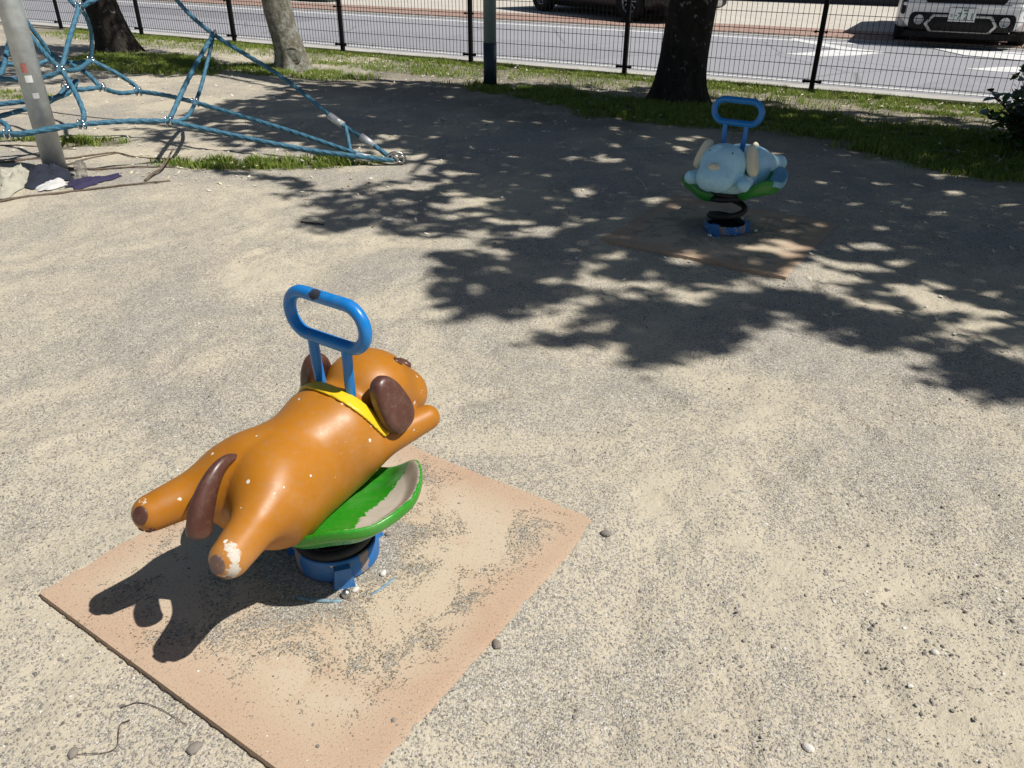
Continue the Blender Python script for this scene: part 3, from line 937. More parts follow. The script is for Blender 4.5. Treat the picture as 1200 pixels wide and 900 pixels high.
def rider(root, kind):
    near = kind == 'near'
    drop = 0.0 if near else -0.038
    bodym, earm, greenm = (M['orange'], M['brown'], M['green']) if near else (M['sky_blue'], M['cream'], M['green2'])
    V, BF, SF = (BODY_V, BODY_F, SEAT_F) if near else (BODY2_V, BODY2_F, SEAT2_F)
    SEAT_UP[0] = 0.0 if near else 0.048
    peel = np.full(len(V), -1.0)
    if near:
        for c, r in ((P3(-0.405, 0.157, 0.318), 0.013), (P3(-0.395, 0.162, 0.335), 0.012), (P3(-0.383, 0.152, 0.362), 0.009), (P3(-0.378, 0.140, 0.376), 0.009), (P3(-0.410, 0.112, 0.312), 0.009), (P3(-0.385, -0.125, 0.372), 0.006)):
            peel = np.maximum(peel, (r - np.linalg.norm(V - np.array(c), axis=1)) / 0.03)
        peel = np.where(np.linalg.norm(V - np.array(P3(0.30, 0, 0.50)), axis=1) < 0.03, 0.1, peel)
    mk('body', V, BF, bodym, root, attrs={'peel': peel})
    for s, (EV, EF) in zip((-1, 1), EARS):
        mk('ear', EV, EF, earm, root, attrs={'peel': np.full(len(EV), -1.0)})
    zero = lambda v: {'peel': np.full(len(v), -1.0)}
    TV, TF = tail_mesh()
    mk('tail', TV, TF, earm, root, attrs=zero(TV))
    if near: mk('collar', COL_V, COL_F, M['yellow'], root, attrs=zero(COL_V))
    NV, NF = body_pin(0.315, 0, 0.455, (0.028, 0.019), 0.7)
    if near:
        mk('nose', NV, NF, M['brown'], root, attrs=zero(NV))
    else:
        mk('nose', NV, NF, M['cream'], root, attrs={'peel': np.where(NV[:, 0] > 0.004, -1.0, -0.2)}, label='bare patch where the nose paint has worn to cream')
        for b in (-0.014, 0.03):
            v, f = body_pin(0.335 + 0.002, -b * 0.9 - 0.02, 0.452, 0.006, 0.3)
    for s in (-1, 1):
        EV, EF = body_pin(0.225, s * 0.062, 0.50, (0.011, 0.014) if near else (0.004, 0.005), 0.4)
        mk('eye', EV, EF, M['brown'], root, attrs=zero(EV))
        sh_ = 0.030 if s < 0 else 0.0
        v, f = body_pin(-0.415, s * 0.136 + sh_, 0.352 + sh_ * 0.3, (0.0175, 0.020), 0.22)
        pad = mk('paw_pad', v, f, earm, root, attrs=zero(v))
        for k, (db, dz) in enumerate(((-0.021, -0.025), (-0.001, -0.034), (0.02, -0.027))):
            v, f = body_pin(-0.405, s * 0.134 + db * 0.85 + sh_, 0.340 + dz, 0.0065, 0.25)
            mk('toe_pad', v, f, earm, root, attrs=zero(v))
    # seat
    V = SEAT_V if near else SEAT2_V; a, b, z = V[:, 1] / K, V[:, 0] / K, V[:, 2] / K
    up = sstep(-0.004, 0.008, z - seat_h(a, b))
    if near:
        e = seat_e(a, b)
        band = np.where(b > 0, 1, -1) * 1.0
        inner = (b - 0.158 - 0.28 * np.clip(-a - 0.04, 0, 0.2)) / 0.05
        lipout = (0.975 - e) / 0.05
        frontcap = (0.15 - a) / 0.04
        peel = np.minimum(np.minimum(inner, lipout), 1.0)
        peel = np.minimum(peel, (a + 0.20) / 0.05)
        peel = np.where((band > 0) & (up > 0.5), peel - 0.12, -1.5)
    else:
        e = seat_e(a, b)
        inner = (-b - 0.165) / 0.04
        peel = np.where((b < 0) & (up > 0.5) & (a < 0.08), np.minimum(inner, 0.6), -1.5)
    mk('seat', V, SF, greenm, root, attrs={'peel': peel})
    # handle: oval loop on two legs
    hw, hh, r = 0.116, 0.052, 0.0150
    pts = []
    zc = 0.648
    for k in range(120):
        t = k / 120 * 2 * PI
        # stadium with full half-circle ends
        cx = (hw - hh) * (1 if math.cos(t) >= 0 else -1)
        pts.append(P3(0.056, cx + hh * math.cos(t), zc + hh * math.sin(t)))
    pts = np.array(pts + pts[:1]); d_ = np.r_[0, np.cumsum(np.linalg.norm(np.diff(pts, axis=0), axis=1))]
    k_ = np.linspace(0, d_[-1], 161)[:-1]
    pts = np.stack([np.interp(k_, d_, pts[:, i]) for i in range(3)], 1)
    bb = B().tube(pts, r * K, 14, closed=True)
    V = np.concatenate(bb.V)
    pe = (0.0125 - np.linalg.norm(V - np.array(P3(0.045, -0.016, 0.709)), axis=1)) / 0.022 if near else np.full(len(V), -1.0)
    hd = mk('handle', V, bb.F, M['blue'], root, attrs={'peel': pe})
    for s in (-1, 1):
        lp = smooth_path([P3(0.056, s * 0.052, 0.598), P3(0.056, s * 0.052, 0.56), P3(0.057, s * 0.050, 0.51), P3(0.062, s * 0.045, 0.430)], 4)
        bb = B().tube(lp, 0.0125 * K, 12)
        v = np.concatenate(bb.V)
        mk('handle_leg', v, bb.F, M['blue'], hd, attrs=zero(v))
    for o in root.children:
        if o.name.split('.')[0] in ('body', 'ear', 'tail', 'collar', 'nose', 'eye', 'paw_pad', 'toe_pad', 'seat', 'handle'): o.location.z = drop
    # spring
    turns = 2.35 if near else 1.9
    t = np.linspace(0, 1, 120)
    ph = 2 * PI * turns * t + (1.2 if near else 3.6)
    zz = 0.035 + (0.122 if near else 0.150) * t
    rad = 0.078
    pts = np.stack([rad * np.cos(ph), rad * np.sin(ph), zz], 1)
    B().tube(pts, 0.0135, 10).build('spring', M['spring'], root)
    B().lathe([(0.0, 0.172), (0.080, 0.172), (0.085, 0.166), (0.085, 0.156), (0.080, 0.150), (0.0, 0.150)], 32).build('top_plate', M['spring'], root).location.z = 0 if near else 0.026
    # base
    wallz = 0.062 if near else 0.046
    bb = B().lathe([(0.087, 0.006), (0.094, 0.006), (0.096, 0.012), (0.096, wallz - 0.004), (0.0935, wallz), (0.089, wallz), (0.087, wallz - 0.004)], 48, closed=True)
    v = np.concatenate(bb.V)
    an = np.arctan2(v[:, 1], v[:, 0])
    pe = np.maximum(0.35 - np.abs(an + 1.95) * 2.2, 0.25 - np.abs(an + 0.1) * 2.6) if near else 0.1 * np.ones(len(v)) - 0.25 * np.abs(np.sin(an * 2))
    ring = mk('base_ring', v, bb.F, M['base_blue'], root, attrs={'peel': pe})
    for q in (-0.67, 1.42, 3.52):
        bb = B()
        c, s_ = math.cos(q), math.sin(q)
        bb.box((c * 0.100, s_ * 0.100, 0.026), (0.016, 0.024, 0.028), q, 0.72)
        v = np.concatenate(bb.V)
        mk('lug', v, bb.F, M['base_blue'], ring, smooth=False, attrs=zero(v))
        V_, F_ = ellipsoid_mesh((c * 0.140, s_ * 0.140, 0.010), (0.011, 0.011, 0.012), 8, 14)
        mk('bolt', V_, F_, M['steel'], root)
    B().lathe([(0.0, 0.020), (0.082, 0.020), (0.0845, 0.030), (0.0855, wallz - 0.018), (0.084, wallz - 0.014), (0.078, 0.032), (0.0, 0.028)], 40).build('rubber_cup', M['rubber'], root)
    for q in (-2.2, -0.9):
        c, s_ = math.cos(q), math.sin(q)
        B().tube([(c * 0.075, s_ * 0.075, 0.045), (c * 0.096, s_ * 0.096, 0.055)], 0.006, 8).build('clamp_bolt', M['steel'], root)
    # thin rim of the sunken base plate showing through the grit
    a0 = np.linspace(-1.45, -0.75, 16) if near else np.linspace(-1.9, -1.3, 8)
    B().tube(np.stack([0.150 * np.cos(a0), 0.150 * np.sin(a0), 0.002 + 0.004 * np.sin((a0 - a0[0]) / (a0[-1] - a0[0]) * PI)], 1), 0.0045, 6).build('plate_rim', M['faded_blue'], root)
    if near:
        a0 = np.linspace(-0.35, 0.1, 8)
        B().tube(np.stack([0.160 * np.cos(a0), 0.160 * np.sin(a0), 0.001 + 0.003 * np.sin((a0 - a0[0]) / (a0[-1] - a0[0]) * PI)], 1), 0.0035, 6).build('plate_rim', M['faded_blue'], root)


r1 = empty('spring_rider', (BASE1[0], BASE1[1], 0.018), YAW,
           label='glossy orange dog spring rider with brown ears, yellow collar and blue handle', cat='spring rider',
           group='dog shaped spring riders')
rider(r1, 'near')
R2_SCALE = 1.06
r2 = empty('spring_rider', (BASE2[0], BASE2[1], 0.018), YAW + PI,
           label='pale blue dog spring rider with cream ears standing in the tree shade', cat='spring rider',
           group='dog shaped spring riders')
rider(r2, 'far')
r2.scale = (R2_SCALE,) * 3


# ---------------------------------------------------------------- fence
def build_fence():
    c0 = np.array([-7.489, 14.105]); st = np.array([1.741, -0.9816])
    ang = math.atan2(st[1], st[0])
    root = empty('mesh_fence', (0, 0, 0), 0, label='long black welded wire mesh fence with slim posts beside the street', cat='fence')
    H = 1.2
    # one panel, local x along the fence
    b = B()
    w = 0.0026
    zs = [0.085, 0.115, 0.25, 0.40, 0.55, 0.70, 0.85, 1.00, 1.12, 1.15]
    for z in zs: b.box((1.0, -0.004, z), (0.965, w, w))
    for k in range(39): b.box((0.05 + k * 0.05, 0.0, 0.617), (0.0021, 0.0021, 0.537))
    panel_me = mesh_np('wire_panel', np.concatenate(b.V), b.F, M['black'], False)
    pb = B().box((0, 0, H / 2 - 0.02), (0.0215, 0.0215, H / 2 + 0.02))
    post_me = mesh_np('post', np.concatenate(pb.V), pb.F, M['black'], False)
    cap = B().box((0, 0, H + 0.005), (0.026, 0.026, 0.006)); cap_me = mesh_np('post_cap', np.concatenate(cap.V), cap.F, M['black'], False)
    cb = B().box((0, -0.027, 0.10), (0.085, 0.006, 0.012)).tube([(-0.075, -0.045, 0.10), (-0.075, -0.02, 0.10)], 0.017, 8).tube([(0.075, -0.045, 0.10), (0.075, -0.02, 0.10)], 0.017, 8)
    low_me = mesh_np('clamp', np.concatenate(cb.V), cb.F, M['black'], False)
    cb = B().box((0, -0.026, 0.55), (0.055, 0.005, 0.006)).tube([(-0.05, -0.04, 0.55), (-0.05, -0.02, 0.55)], 0.013, 8).tube([(0.05, -0.04, 0.55), (0.05, -0.02, 0.55)], 0.013, 8)
    mid_me = mesh_np('clamp', np.concatenate(cb.V), cb.F, M['black'], False)
    for i in range(-4, 10):
        p = c0 + st * i
        po = ob('post', post_me, root, (p[0], p[1], 0), ang)
        for me in (low_me, mid_me): ob('clamp', me, po)
        ob('post_cap', cap_me, po)
        ob('wire_panel', panel_me, root, (p[0], p[1], 0), ang)


build_fence()


# ---------------------------------------------------------------- poles
sp = g(574.5, 103)
root = empty('sign_pole', (sp[0], sp[1], 0), label='thin round grey green pole with a dark painted foot standing in the shade', cat='pole')
B().tube([(0, 0, -0.02), (0, 0, 0.42)], 0.066, 24).build('painted_foot', M['pole_dark'], root)
B().tube([(0, 0, 0.421), (0, 0, 2.6)], 0.063, 24).build('pole', M['sign_pole'], root)


# ---------------------------------------------------------------- rope climbing net
def climbing_net():
    base = g(66, 200)
    root = empty('rope_climbing_net', (base[0], base[1], 0), label='blue rope climbing net with a galvanised steel mast and ground anchor', cat='climbing net')
    bw = np.array([base[0], base[1], 0])

    def L(px, py, d): return gv(px, py, d) - bw
    B().tube([(0, 0, -0.05), (0, 0, 1.2), (0, 0, 2.75)], 0.066, 28).build('mast', M['galv'], root)
    top = np.array([0, 0, 2.7])
    A = g(462, 188, 0.03) - bw
    N1, N2, N3, N4 = L(250, 40, 5.6), L(198, 142, 4.95), L(96, 146, 4.72), L(10, 157, 4.62)
    N5, N6 = L(229, 120, 5.35), L(162, 107, 5.6)
    M1, M2, M3, M4, T5 = L(107, 71, 5.45), L(119, 102, 5.3), L(72, 82, 4.85), L(77, 103, 5.15), L(62, 68, 5.4)
    T = L(93, 8, 5.1)
    far1 = L(-60, 152, 4.7); far2 = L(-60, 90, 4.8); far3 = L(-70, 128, 4.9)
    r = 0.0145
    ropes = [
        ([A, L(431, 165.5, 5.16), L(394, 141, 5.2), L(330, 90, 5.36), N1, L(207, 0, 5.65), L(150, -75, 5.6), L(60, -220, 5.3), top], r),
        ([A, L(425, 184, 5.07), L(340, 172, 5.03), N2], r),
        ([A, L(425, 182, 5.1), L(335, 152, 5.2), N5], r),
        ([N2, L(150, 142, 4.84), N3, L(50, 153, 4.66), N4, far1], r),
        ([N3, L(60, 150, 4.70), L(20, 158, 4.66), far1 + np.array([0, 0, -0.02])], r * 0.95),
        ([N1, L(222, 90, 5.2), N2], r),
        ([N1, L(246, 60, 5.6), L(236, 100, 5.5), N5, L(220, 136, 5.1), L(208, 142, 5.0), N2], r * 0.85),
        ([N5, L(196, 112, 5.5), N6], r),
        ([N6, L(158, 100, 5.6), L(135, 85, 5.5), M1], r),
        ([N6, L(140, 109, 5.5), M2, L(100, 85, 5.3), T5 + np.array([0, 0, 0.02])], r),
        ([M2, L(95, 105, 5.2), M4], r),
        ([M4, L(90, 95, 5.2), L(74, 112, 5.05), L(20, 120, 5.0), far3], r),
        ([M4, L(64, 116, 5.1), L(30, 128, 5.0), far1], r),
        ([N3, L(98, 132, 4.74), L(86, 104, 4.8), M3], r),
        ([M3, L(60, 88, 4.84), L(30, 93, 4.82), far2], r),
        ([M3, L(90, 82, 5.1), M1], r),
        ([M3, L(80, 50, 4.95), T], r),
        ([M1, L(107, 40, 5.35), L(101, 20, 5.2), T], r * 0.9),
        ([T5, L(84, 74, 5.4), M1], r),
        ([T5, L(40, 76, 5.3), L(0, 76, 5.2), far2], r),
        ([T5, L(46, 45, 5.3), L(30, 24, 5.2), L(0, -20, 5.0), L(-40, -120, 4.9)], r),
        ([M3, L(55, 65, 4.9), L(36, 42, 5.0), L(0, -5, 4.95), L(-40, -100, 4.9)], r),
        ([N4, L(0, 142, 4.7), far3], r),
        ([T, L(86, 4, 5.1), L(76, -20, 5.1), L(50, -150, 5.0), top], r),
        ([T, L(102, 4, 5.1), L(120, -20, 5.15), L(130, -150, 5.2), L(70, -230, 5.1), top], r),
        ([L(8, 60, 5.2), L(-4, 90, 5.0), far2], r),
        ([L(8, 60, 5.2), L(14, 30, 5.15), L(18, -10, 5.1), L(10, -100, 5.0)], r),
        ([L(405, 148, 5.17), L(408, 162, 5.15), L(413, 192, 5.14)], r * 0.85),
    ]
    for pts, rr in ropes:
        P = smooth_path(pts, 7)
        d_ = np.r_[0, np.cumsum(np.linalg.norm(np.diff(P, axis=0), axis=1))]
        k_ = np.arange(0, d_[-1], 0.009)
        P = np.stack([np.interp(k_, d_, P[:, i]) for i in range(3)], 1)
        B().tube(P, rr, 16, twist=0.20).build('rope', M['rope'], root)
    # pressed steel clips where ropes cross
    for p in (N1, N2, N3, N4, N5, N6, M1, M2, M3, M4, T5, T):
        b = B()
        for s in (-1, 1):
            a = np.linspace(0, 2 * PI, 12, endpoint=False)
            c = p + np.array([0.016 * s, 0, 0])
            b.tube(np.stack([c[0] + 0 * a, c[1] + 0.019 * np.cos(a), c[2] + 0.028 * np.sin(a)], 1), 0.0042, 6, closed=True)
        b.box(tuple(p), (0.02, 0.006, 0.006))
        b.build('rope_clip', M['chrome'], root)

    def sleeve(p, q, rr=0.024):
        B().tube([p, q], rr, 14).build('sleeve', M['alu'], root)
    sleeve(L(386, 135.5, 5.2), L(402, 146.5, 5.19)); sleeve(L(423, 160, 5.165), L(439, 171, 5.155))
    sleeve(L(417, 183, 5.08), L(434, 185.5, 5.1)); sleeve(L(23, 93, 4.82), L(43, 91.5, 4.83))
    # anchor shackle
    a = np.linspace(-0.6, 3.6, 20)
    c = g(464, 185, 0.045) - bw
    B().tube(np.stack([c[0] + 0.055 * np.cos(a), c[1] + 0.01 * np.cos(a), c[2] + 0.035 * np.sin(a)], 1), 0.009, 10).build('shackle', M['steel'], root)
    a = np.linspace(0, 2 * PI, 16, endpoint=False)
    for px in (470, 463):
        c = g(px, 190, 0.02) - bw
        B().tube(np.stack([c[0] + 0.022 * np.cos(a), c[1] + 0 * a, c[2] + 0.02 + 0.022 * np.sin(a)], 1), 0.007, 8, closed=True).build('anchor_ring', M['steel'], root)
    # stickers on the mast, facing the camera side
    dirc = math.atan2(-base[1], -base[0])

    def sticker(z, h, w, da, mat, lab):
        a = np.linspace(-w, w, 9) + dirc + da
        V = [(0.0668 * math.cos(t), 0.0668 * math.sin(t), zz) for zz in (z - h, z, z + h) for t in a]
        F = [(i * 9 + k, i * 9 + k + 1, (i + 1) * 9 + k + 1, (i + 1) * 9 + k) for i in (0, 1) for k in range(8)]
        mk('sticker', V, F, mat, root, label=lab)
    sticker(0.615, 0.026, 0.26, -0.30, M['sticker_red'], 'small red and white sticker')
    sticker(0.555, 0.020, 0.30, -0.15, M['plate'], 'small white square sticker')
    sticker(0.460, 0.016, 0.26, 0.05, M['alu'], 'small faded grey round sticker')


climbing_net()


# ---------------------------------------------------------------- trees
def trunk_mesh(path, radii, flare, seed, seg=40):
    path = smooth_path(path, 10); n = len(path)
    t = np.linspace(0, 1, len(radii)); R = np.interp(np.linspace(0, 1, n), t, radii)
    V = []
    for i, p in enumerate(path):
        a = np.arange(seg) / seg * 2 * PI
        rr = R[i] * (1 + 0.10 * (vnoise(a / PI * 2.0, np.full(seg, p[2] * 0.8), 1, seed) - 0.5) + 0.05 * (vnoise(a / PI * 9, np.full(seg, p[2] * 3), 1, seed + 3) - 0.5))
        rr = rr + flare * math.exp(-max(p[2], 0) / 0.14) * (0.55 + 0.45 * np.cos(a * 5 + seed))
        V.append(np.stack([p[0] + rr * np.cos(a), p[1] + rr * np.sin(a), np.full(seg, p[2])], 1))
    V = np.concatenate(V)
    F = [(i * seg + k, i * seg + (k + 1) % seg, (i + 1) * seg + (k + 1) % seg, (i + 1) * seg + k) for i in range(n - 1) for k in range(seg)]
    F.append(tuple(range((n - 1) * seg, n * seg)))
    return V, F


def leaves_mesh(C, size, rng, tilt=0.5):
    """one folded four-cornered leaf at each centre"""
    n = len(C)
    az = rng.uniform(0, 2 * PI, n)
    d = np.stack([np.cos(az), np.sin(az), rng.normal(-0.2, tilt, n)], 1); d /= np.linalg.norm(d, axis=1)[:, None]
    nr = np.stack([rng.normal(0, tilt, n), rng.normal(0, tilt, n), np.ones(n)], 1)
    s = np.cross(d, nr); s /= np.linalg.norm(s, axis=1)[:, None]
    nr = np.cross(s, d)
    L_ = size * rng.uniform(0.7, 1.25, n)[:, None]
    Wd = L_ * 0.25
    V = np.stack([C - d * L_ * 0.5, C + s * Wd - nr * L_ * 0.05, C + d * L_ * 0.5, C - s * Wd - nr * L_ * 0.05], 1).reshape(-1, 3)
    I = np.arange(n)[:, None] * 4
    F = np.concatenate([I + np.array([[0, 1, 2]]), I + np.array([[0, 2, 3]])], 1).reshape(-1, 3)
    return V, F


def in_poly(x, y, poly):
    poly = np.array(poly); ins = np.zeros(len(x), bool); j = len(poly) - 1
    for i in range(len(poly)):
        xi, yi = poly[i]; xj, yj = poly[j]
        c = ((yi > y) != (yj > y)) & (x < (xj - xi) * (y - yi) / (yj - yi + 1e-12) + xi)
        ins ^= c; j = i
    return ins


# crown outlines seen as the shade they throw: ground outlines, then lifted along the sun's rays
SHADE = {}
SHADE['main'] = ([g(x, y)[:2] for x, y in [(330, 94), (440, 95), (540, 98), (640, 100), (760, 106), (840, 113), (900, 121), (1000, 131), (1100, 140), (1230, 156)]] +
                 [np.array([7.5, 3.0]), np.array([5.5, 0.6]), np.array([3.4, 1.3]), np.array([2.6, 2.05])] +  # unseen spread of the crown, added to block sky light
                 [g(x, y)[:2] for x, y in [(1190, 425), (1125, 402), (1070, 376), (1013, 345), (960, 322), (905, 322), (860, 335), (800, 345), (740, 345), (690, 325), (640, 335),
                                            (600, 300), (560, 262), (520, 235), (480, 222), (500, 205), (450, 186), (380, 184), (300, 172), (240, 152), (205, 138), (260, 118), (320, 112)]])


def world_blob(px, py, rx, ry):
    c = g(px, py); ex = g(px + rx, py); ey = g(px, py - ry)
    return c[:2], ex[:2] - c[:2], ey[:2] - c[:2]


BLOBS = [  # px, py, rx, ry, leaves : looser sprays of the crowns' edge
    (430, 240, 60, 26, 420), (500, 255, 60, 26, 500), (400, 262, 28, 10, 130), (350, 212, 40, 12, 150), (300, 200, 26, 8, 60),
    (560, 310, 50, 22, 330), (620, 335, 50, 28, 420), (545, 350, 30, 8, 90), (590, 360, 40, 12, 190), (660, 300, 60, 20, 350),
    (640, 350, 30, 15, 130), (690, 398, 20, 6, 60), (800, 375, 55, 30, 560), (850, 395, 45, 24, 330), (790, 410, 30, 12, 130), (880, 360, 40, 20, 240),
    (960, 355, 55, 12, 260), (1010, 380, 45, 13, 240), (1045, 402, 28, 8, 110), (930, 345, 30, 10, 120),
    (1165, 425, 45, 22, 330), (1195, 450, 30, 14, 160), (1090, 385, 40, 16, 200), (740, 370, 40, 18, 240),
    (205, 165, 40, 10, 150), (240, 150, 50, 14, 260), (170, 150, 30, 6, 50)]
# openings where sun flecks reach the ground
HOLES = [(632, 270, 24, 8), (690, 310, 22, 7), (720, 300, 18, 4), (575, 258, 18, 5), (715, 188, 16, 3.5), (1010, 290, 38, 6), (1050, 308, 22, 6), (955, 268, 12, 3), (880, 312, 12, 4),
         (1110, 358, 26, 6), (1160, 345, 14, 5), (760, 322, 14, 6), (830, 352, 16, 6), (540, 240, 30, 5), (1030, 268, 14, 3), (805, 300, 8, 3), (1090, 330, 10, 4),
         (845, 258, 5, 2), (905, 290, 6, 2), (720, 258, 9, 3), (655, 245, 8, 2.5), (690, 225, 9, 2), (1000, 240, 10, 2), (1180, 240, 9, 2), (960, 215, 8, 2), (640, 205, 10, 1.6)]


def crown_points(poly, dens, rng, thin=True):
    poly = np.array(poly); lo, hi = poly.min(0), poly.max(0)
    n = int(np.prod(hi - lo) * dens)
    x = rng.uniform(lo[0], hi[0], n); y = rng.uniform(lo[1], hi[1], n)
    jr = np.random.default_rng(70)
    k = in_poly(x + 0.5 * (fbm(x, y, 3.0, 301, 4) - 0.5) + jr.normal(0, 0.05, n), y + 0.7 * (fbm(x, y, 3.0, 302, 4) - 0.5) + jr.normal(0, 0.05, n), poly); x, y = x[k], y[k]
    if thin:
        k = fbm(x, y, 5.0, 123, 3) > 0.18 + 0.12 * rng.random(len(x)); x, y = x[k], y[k]
        for px, py, rx, ry in HOLES:
            c, ex, ey = world_blob(px, py, rx, ry)
            Mx = np.linalg.inv(np.stack([ex, ey], 1)); q = (np.stack([x, y], 1) - c) @ Mx.T
            r = np.hypot(q[:, 0], q[:, 1]) + 0.7 * (vnoise(x, y, 14, 40) - 0.5)
            k = r > 1 - 0.3 * rng.random(len(x)); x, y = x[k], y[k]
    return x, y


def edge_thin(x, y, poly, rng):
    """crowns grow loose and twiggy towards their edge"""
    poly = np.array(poly); d = np.full(len(x), 9.0)
    for i in range(len(poly)):
        a_, b_ = poly[i], poly[(i + 1) % len(poly)]; ab = b_ - a_
        t = np.clip(((x - a_[0]) * ab[0] + (y - a_[1]) * ab[1]) / (ab @ ab + 1e-9), 0, 1)
        d = np.minimum(d, np.hypot(x - a_[0] - t * ab[0], y - a_[1] - t * ab[1]))
    lim = 0.495 - 0.36 * sstep(0.0, 0.75, d)
    f = 0.5 * vnoise(x + 0.4 * y, y * 2.2, 5.5, 411) + 0.5 * vnoise(x, y * 1.6, 12, 412)
    k = f > lim + 0.05 * rng.normal(0, 1, len(x))
    return x[k], y[k]


def lift(x, y, h):
    s = h / SUND[2]
    return np.stack([x + SUND[0] * s, y + SUND[1] * s, h], 1)


def crowns():
    rng = np.random.default_rng(11)
    x, y = crown_points(SHADE['main'], 6500, rng)
    x, y = edge_thin(x, y, SHADE['main'], rng)
    xs, ys = [x], [y]
    for px, py, rx, ry, cnt in BLOBS:
        c, ex, ey = world_blob(px, py, rx, ry)
        # a spray: a few drooping shoots with leaves along them
        cnt = int(cnt * 1.7)
        m = max(4, cnt // 26)
        for _ in range(m):
            q = rng.normal(0, 0.42, 2)
            p0 = c + ex * q[0] + ey * q[1]
            ang = rng.uniform(-0.7, 0.7) + PI
            dl = rng.uniform(0.08, 0.26)
            t = rng.uniform(0, 1, cnt // m)
            xs.append(p0[0] + math.cos(ang) * dl * t + rng.normal(0, 0.026, len(t)))
            ys.append(p0[1] + math.sin(ang) * dl * t + rng.normal(0, 0.026, len(t)))
    x, y = np.concatenate(xs), np.concatenate(ys)
    h = 3.7 + 1.3 * vnoise(x, y, 1.1, 8) + rng.uniform(-0.25, 0.45, len(x))
    C = lift(x, y, h)
    # trees: which crown each leaf belongs to
    t2 = g(340, 85); t3 = g(795, 122)
    d2 = np.hypot(C[:, 0] - t2[0] - 0.8, C[:, 1] - t2[1]) ; d3 = np.hypot(C[:, 0] - t3[0] - 1.2, C[:, 1] - t3[1] + 3.2)
    return C, (d2 < d3 * 0.8)


CROWN, IS2 = crowns()
rng = np.random.default_rng(5)


def limbs(root, top, pts, rng, mat, r0=0.075, k=9):
    """main boughs from the fork to spots inside the crown, each with side branches"""
    idx = rng.choice(len(pts), min(len(pts), 1500), replace=False); S = pts[idx]
    cent = [S[0]]
    while len(cent) < k:
        d = np.min([np.linalg.norm(S - c, axis=1) for c in cent], 0); cent.append(S[d.argmax()])
    mid = S.mean(0)
    for c in cent:
        c = mid + (c - mid) * 0.72
        m = (top + c) / 2 + np.array([0, 0, 0.35])
        P = smooth_path([top, top * 0.6 + m * 0.4 + np.array([0, 0, 0.2]), m, c], 6)
        b = B().tube(P, np.linspace(r0, 0.012, len(P)), 8)
        for j in range(8):
            i = rng.integers(len(P) // 3, len(P) - 1)
            q = S[np.linalg.norm(S - P[i], axis=1).argsort()[rng.integers(2, 40)]]
            b.tube(smooth_path([P[i], (P[i] + q) / 2 + np.array([0, 0, 0.06]), q], 4), np.linspace(0.014, 0.004, 9), 5)
        b.build('limb', mat, root)


def tree(name, px, py, path, radii, flare, seed, mat, crown, label, k=9):
    base = g(px, py)
    root = empty(name, (base[0], base[1], 0), label=label, cat='tree', group='trees along the fence')
    V, F = trunk_mesh(path, radii, flare, seed)
    mk('trunk', V, F, mat, root)
    loc = crown - np.array([base[0], base[1], 0])
    r = np.random.default_rng(seed)
    limbs(root, np.array(path[-1], float), loc, r, mat, radii[-1] * 0.75, k)
    Vl, Fl = leaves_mesh(loc, 0.068, r)
    o = mk('crown', Vl, Fl, M['leaf'], root, smooth=False); o['kind'] = 'stuff'
    return root


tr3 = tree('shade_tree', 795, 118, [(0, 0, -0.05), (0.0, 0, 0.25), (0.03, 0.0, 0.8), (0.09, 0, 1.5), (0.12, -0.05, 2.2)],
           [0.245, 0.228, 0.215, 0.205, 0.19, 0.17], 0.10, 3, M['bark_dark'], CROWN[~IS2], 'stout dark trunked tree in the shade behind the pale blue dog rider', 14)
tr2 = tree('shade_tree', 343, 82, [(0.02, 0, -0.05), (0.0, 0, 0.2), (-0.08, 0.0, 0.6), (-0.13, 0, 1.2), (-0.18, -0.05, 2.2)],
           [0.205, 0.17, 0.155, 0.15, 0.14, 0.12], 0.07, 8, M['bark_light'], CROWN[IS2], 'pale lichen covered tree leaning slightly with a round knot low on its trunk', 8)
# round burl of the pale tree
kb = g(352, 70, 0.22) - np.array([tr2.location.x, tr2.location.y, 0])
a = np.linspace(0, 2 * PI, 20, endpoint=False)
bb = B()
for rr, th in ((0.085, 0.016), (0.05, 0.012)):
    bb.tube(np.stack([0.055 + rr * np.cos(a), np.full(20, -0.165) + 0.02 * np.cos(a) ** 2, 0.17 + rr * 0.95 * np.sin(a)], 1), th, 8, closed=True)
V_, F_ = ellipsoid_mesh((0.055, -0.145, 0.17), (0.10, 0.04, 0.10), 10, 18)
bb.add(V_, F_)
bb.build('knot', M['bark_light'], tr2)

# far left tree
sh = np.array([g(x, y)[:2] for x, y in [(-60, 56), (60, 52), (150, 52), (240, 66), (300, 76), (240, 88), (150, 92), (70, 100), (-60, 104)]])
xx, yy = crown_points(sh, 1700, np.random.default_rng(4), False)
kk = fbm(xx, yy, 3.5, 55, 3) > 0.36
C1 = lift(xx[kk], yy[kk], 3.4 + vnoise(xx[kk], yy[kk], 1.0, 5) + np.random.default_rng(9).uniform(-0.2, 0.5, kk.sum()))
tr1 = tree('shade_tree', 136, 60, [(0.06, 0, -0.05), (0.0, 0, 0.25), (-0.08, 0, 0.7), (-0.12, 0, 1.3), (-0.14, 0, 2.2)],
           [0.255, 0.225, 0.205, 0.2, 0.19, 0.16], 0.09, 5, M['bark_dark'], C1, 'dark trunked tree behind the blue rope net beside the fence', 8)


